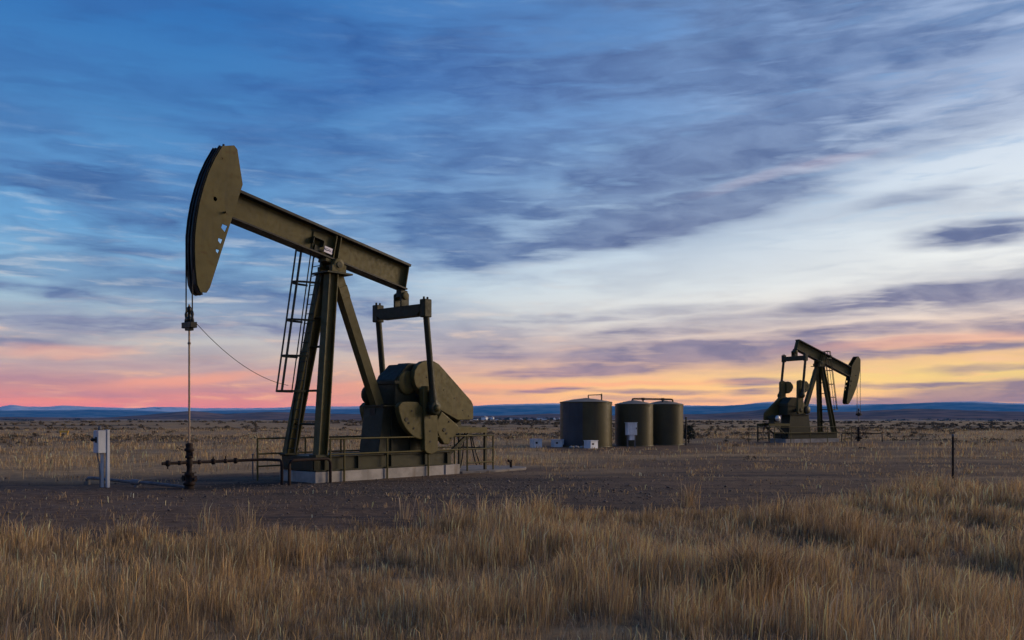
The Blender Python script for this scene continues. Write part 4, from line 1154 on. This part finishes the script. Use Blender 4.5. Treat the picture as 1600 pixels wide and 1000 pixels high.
def make_grass(name, label, tufts, per, d0, d1, hfun, wid, accept, spread, lean=0.32, half=34.0, power=1.0, grey=0.0):
    x, y = wedge(tufts, d0, d1, half, power)
    keep = RNG.random(tufts) < accept(x, y)
    x, y = x[keep], y[keep]
    hh = hfun(x, y) * RNG.uniform(0.55, 1.35, len(x))
    tone = 0.98 + 0.7 * (fbm(x * 0.4, y * 0.4, 3, 77) - 0.35) + RNG.normal(0, 0.20, len(x))
    rep = RNG.integers(int(per * 0.5), int(per * 1.5), len(x))
    X, Y, H, T = (np.repeat(a, rep) for a in (x, y, hh, np.clip(tone, 0.45, 1.4)))
    d = np.hypot(X, Y)
    co, fc, c = blades(X, Y, H, wid * np.clip(d / 12.0, 0.8, 6.0) * RNG.uniform(0.7, 1.4, len(X)), lean, 0.06, T, spread)
    if grey: c = c * (1 - grey) + grey * np.array([0.20, 0.155, 0.125]) * (c.mean(1, keepdims=True) / 0.25)
    tri_stuff(name, co, fc, c, M['blade'], label)
    return len(fc)

patch = lambda x, y: fbm(x * 0.55, y * 0.55, 4, 61)
tot = 0
tot += make_grass('dry_grass', 'tall dry straw coloured grass filling the foreground', 43000, 25, 5.5, 27.0,
    lambda x, y: 0.17 + 0.23 * sstep(patch(x, y), 0.34, 0.66) + 0.03 * sstep(x, 0, 8), 0.0037,
    lambda x, y: (1 - pad_mask(x, y)) * (y < near_edge(x) + 6) * (0.10 + 0.90 * sstep(fbm(x * 1.1, y * 1.1, 3, 62), 0.38, 0.58)), 0.055, 0.30)
tot += make_grass('short_grass', 'low matted dry grass between the tall tufts', 22000, 8, 5.5, 25.0,
    lambda x, y: 0.15 + 0.0 * x, 0.0046, lambda x, y: (1 - pad_mask(x, y)) * (y < near_edge(x) + 3), 0.13, 0.95, grey=0.55)
tot += make_grass('field_grass', 'dry grass on the plain behind the pad', 27000, 9, 24.0, 150.0,
    lambda x, y: 0.17 + 0.22 * patch(x * 0.5, y * 0.5), 0.0030,
    lambda x, y: (1 - pad_mask(x, y)) * (y > near_edge(x) + 2) * (0.12 + 0.88 * sstep(fbm(x * 0.16, y * 0.22, 4, 66), 0.40, 0.62)), 0.26, 0.55, 34.0, 1.5)
tot += make_grass('pad_weeds', 'sparse dry weeds scattered over the bare pad', 5000, 8, 14.0, 55.0,
    lambda x, y: 0.13 + 0.0 * x, 0.0042, lambda x, y: pad_mask(x, y) * sstep(fbm(x * 0.6, y * 0.6, 3, 67), 0.44, 0.58) * (np.hypot(x + 4.5, y - 29.0) > 5.5), 0.16, 0.6)

# distinct tussocks in the foreground
def tussock(px, d, h, nb, spread, label, tone):
    x = (px - 800) / 1400.0 * d
    cx, cy = np.zeros(nb), np.zeros(nb)
    T = np.full(nb, tone) * RNG.uniform(0.7, 1.3, nb)
    global RNG_dummy
    co, fc, c = blades(cx + x, cy + d, np.full(nb, h), np.full(nb, 0.0045), 0.5, 0.04, T, spread)
    co = co - np.array([x, d, 0.0])
    o = tri_stuff('grass_tussock', co, fc, c, M['blade'], None)
    o.location = (x, d, 0)
    tag(o, label, 'tussock', 'distinct grass tussocks')
tussock(1178, 10.1, 0.56, 2600, 0.17, 'dense rounded grass tussock in the right foreground', 0.75)
tussock(1075, 19.8, 0.62, 170, 0.10, 'tall spiky grass tuft rising above the rest near the middle', 1.1)
tussock(325, 15.4, 0.52, 110, 0.10, 'tall spiky grass tuft at the left pad edge, left of the wellhead line', 1.0)
tussock(378, 15.2, 0.56, 130, 0.12, 'tall spiky grass tuft at the left pad edge, right of the wellhead line', 1.0)
tussock(1440, 22.5, 0.62, 900, 0.35, 'broad grass tuft left of the slim post', 1.0)

# sagebrush mounds on the plain
def shrub_leaves(cx, cy, rad, hgt, per, size, cols):
    n = len(cx)
    rep = np.full(n, per)
    X, Y, Rd, Hh = (np.repeat(a, rep) for a in (cx, cy, rad, hgt))
    m = len(X)
    t = RNG.uniform(0, 2 * math.pi, m); q = RNG.random(m) ** 0.5
    zz = RNG.random(m)
    rr = Rd * q * np.sqrt(np.clip(1.05 - zz ** 2, 0.05, 1))
    p = np.stack([X + rr * np.cos(t), Y + rr * np.sin(t), gz(X, Y) + zz * Hh], -1)
    s = (size * np.repeat(np.clip(np.hypot(cx, cy) / 90.0, 0.7, 3.0), rep) * RNG.uniform(0.6, 1.4, m))[:, None]
    a = RNG.normal(0, 1, (m, 3)); a /= np.linalg.norm(a, axis=1, keepdims=True)
    b_ = np.cross(a, RNG.normal(0, 1, (m, 3))); b_ /= np.linalg.norm(b_, axis=1, keepdims=True)
    co = np.stack([p - a * s, p + a * s, p + b_ * s * 1.3], 1).reshape(-1, 3)
    fc = np.arange(m * 3).reshape(-1, 3)
    c = cols[RNG.integers(0, len(cols), m)] * RNG.uniform(0.7, 1.3, m)[:, None]
    return co, fc, np.repeat(c, 3, 0)
SAGE = np.array([[0.10, 0.078, 0.052], [0.15, 0.11, 0.070], [0.21, 0.145, 0.085], [0.07, 0.058, 0.044]])
x, y = wedge(6500, 42, 330, 34.0, 0.9)
kp = RNG.random(len(x)) < (0.05 + 0.85 * sage_mask(x, y)) * (1 - pad_mask(x, y))
x, y = x[kp], y[kp]
co, fc, c = shrub_leaves(x, y, np.clip(RNG.lognormal(-0.75, 0.5, len(x)), 0.15, 1.6), np.clip(RNG.lognormal(-1.6, 0.45, len(x)), 0.08, 0.55), 40, 0.075, SAGE)
tri_stuff('sagebrush', co, fc, c, M['sage'], 'dark sagebrush scattered in bands over the plain')
tot += len(fc)
# juniper bush by the pole
co, fc, c = shrub_leaves(np.zeros(1) + 0, np.zeros(1), np.array([0.55]), np.array([0.95]), 700, 0.10, np.array([[0.028, 0.036, 0.026], [0.042, 0.050, 0.034]]))
jb = tag(empty('juniper_bush', (13.0, 66.0, float(gz(np.array([13.0]), np.array([66.0]))[0]))), 'dark green bush behind the slim pole right of the tanks', 'bush')
o = tri_stuff('crown', co + np.array([0, 0, 0.35]), fc, c, M['sage'], None); o.parent = jb
MB().tube((0, 0, -0.1), (0.05, 0, 0.9), 0.06, 7, 0.03).build('trunk', M['rust'], jb)

# gravel stones on the pad
oct_v = np.array([[1, 0, 0], [-1, 0, 0], [0, 1, 0], [0, -1, 0], [0, 0, 1], [0, 0, -1]], float)
oct_f = np.array([[0, 2, 4], [2, 1, 4], [1, 3, 4], [3, 0, 4], [2, 0, 5], [1, 2, 5], [3, 1, 5], [0, 3, 5]])
x, y = wedge(52000, 13.0, 42.0, 33.0, 0.8)
kp = RNG.random(len(x)) < pad_mask(x, y) * (0.12 + 0.88 * gravel_mask(x, y))
du = (x + 6.54) * -0.669 + (y - 27.27) * -0.743; dv = (x + 6.54) * 0.743 + (y - 27.27) * -0.669
kp &= ~((du < 0.1) & (du > -10.0) & (np.abs(dv) < 1.0))
x, y = x[kp], y[kp]; m = len(x)
sc = RNG.uniform(0.008, 0.030, m) * (1 + 1.0 * (RNG.random(m) < 0.05))
st = oct_v[None] * (sc[:, None, None] * RNG.uniform(0.6, 1.35, (m, 6, 1))) * np.array([1, 1, 0.62])
ca, sa = np.cos(sc * 9999), np.sin(sc * 9999)
st = np.stack([st[..., 0] * ca[:, None] - st[..., 1] * sa[:, None], st[..., 0] * sa[:, None] + st[..., 1] * ca[:, None], st[..., 2]], -1)
co = (st + np.stack([x, y, gz(x, y) + sc * 0.3], -1)[:, None, :]).reshape(-1, 3)
fc = (np.arange(m)[:, None, None] * 6 + oct_f[None]).reshape(-1, 3)
c = np.array([[0.092, 0.074, 0.062]]) * RNG.uniform(0.4, 2.1, (m, 1)) * np.array([[1.0, 0.97, 0.97]])
tri_stuff('gravel', co, fc, np.repeat(c, 6, 0), M['stone'], 'dark crushed gravel spread round the near pumpjack')
tot += len(fc)

# ------------------------------------------------------------------ far town and groves
rt = random.Random(5)
hs_n = 0
def house(px, d, w, h, dp, flat):
    global hs_n
    x = (px - 800) / 1400.0 * d
    z = float(gz(np.array([x]), np.array([d]))[0])
    root = tag(empty('town_house', (x, d, z), rt.uniform(-0.5, 0.5)), 'tiny pale building of the far town left of the tanks', 'building', 'buildings of the far town')
    MB().b2((-w / 2, -dp / 2, -1), (w / 2, dp / 2, h)).build('wall', M['house_white'], root)
    if flat:
        MB().b2((-w / 2 - .2, -dp / 2 - .2, h), (w / 2 + .2, dp / 2 + .2, h + .4)).build('roof', M['house_roof'], root)
    else:
        MB().prism([(-w / 2 - .4, h), (w / 2 + .4, h), (0, h + w * 0.28)], -dp / 2 - .4, dp / 2 + .4).build('roof', M['house_roof'], root)
for px in (757, 768, 776, 799, 806, 812, 818, 826, 829, 836, 844, 848, 852, 857, 862, 870, 873, 876, 742):
    house(px + rt.uniform(-1, 1), rt.uniform(1900, 2500), rt.uniform(6, 16), rt.uniform(4.5, 8.5), rt.uniform(8, 14), rt.random() < 0.3)
xs = (866 - 800) / 1400.0 * 2100.0
zt_ = float(gz(np.array([xs]), np.array([2100.0]))[0])
tw = tag(empty('grain_silo', (xs, 2100, zt_)), 'tallest pale structure of the far town, beside the widest tank', 'silo')
MB().lathe([(2.4, -1), (2.4, 9.5), (0, 11.2)], n=16).build('shell', M['house_white'], tw)
MB().tube((2.5, 0, -1), (2.5, 0, 10), 0.25, 6).build('ladder', M['house_roof'], tw)
# far dark tree belts
def grove(name, label, pts, per, rad, hgt, size):
    xx = np.array([(p - 800) / 1400.0 * d for p, d in pts]); yy = np.array([d for p, d in pts], float)
    n_ = len(xx)
    co, fc, c = shrub_leaves(xx, yy, RNG.uniform(0.6, 1.3, n_) * rad, RNG.uniform(0.6, 1.2, n_) * hgt, per, size, np.array([[0.022, 0.026, 0.024], [0.035, 0.036, 0.032]]))
    tri_stuff(name, co, fc, c, M['sage'], label)
grove('tree_belt', 'dark belt of trees round the far town', [(rt.uniform(690, 900), rt.uniform(2000, 3200)) for _ in range(150)], 60, 9.0, 6.5, 0.55)
grove('tree_grove', 'dark clump of trees far out on the left plain', [(rt.uniform(202, 226), rt.uniform(1500, 1560)) for _ in range(26)], 120, 7.0, 8.0, 0.5)
grove('scrub_belt', 'dark scrub in thin lines across the far plain', [(rt.choice((rt.uniform(0, 140), rt.uniform(250, 400), rt.uniform(1070, 1200), rt.uniform(1380, 1600))), rt.uniform(900, 2600)) for _ in range(260)], 36, 14.0, 3.2, 0.6)
print('scatter triangles', tot)
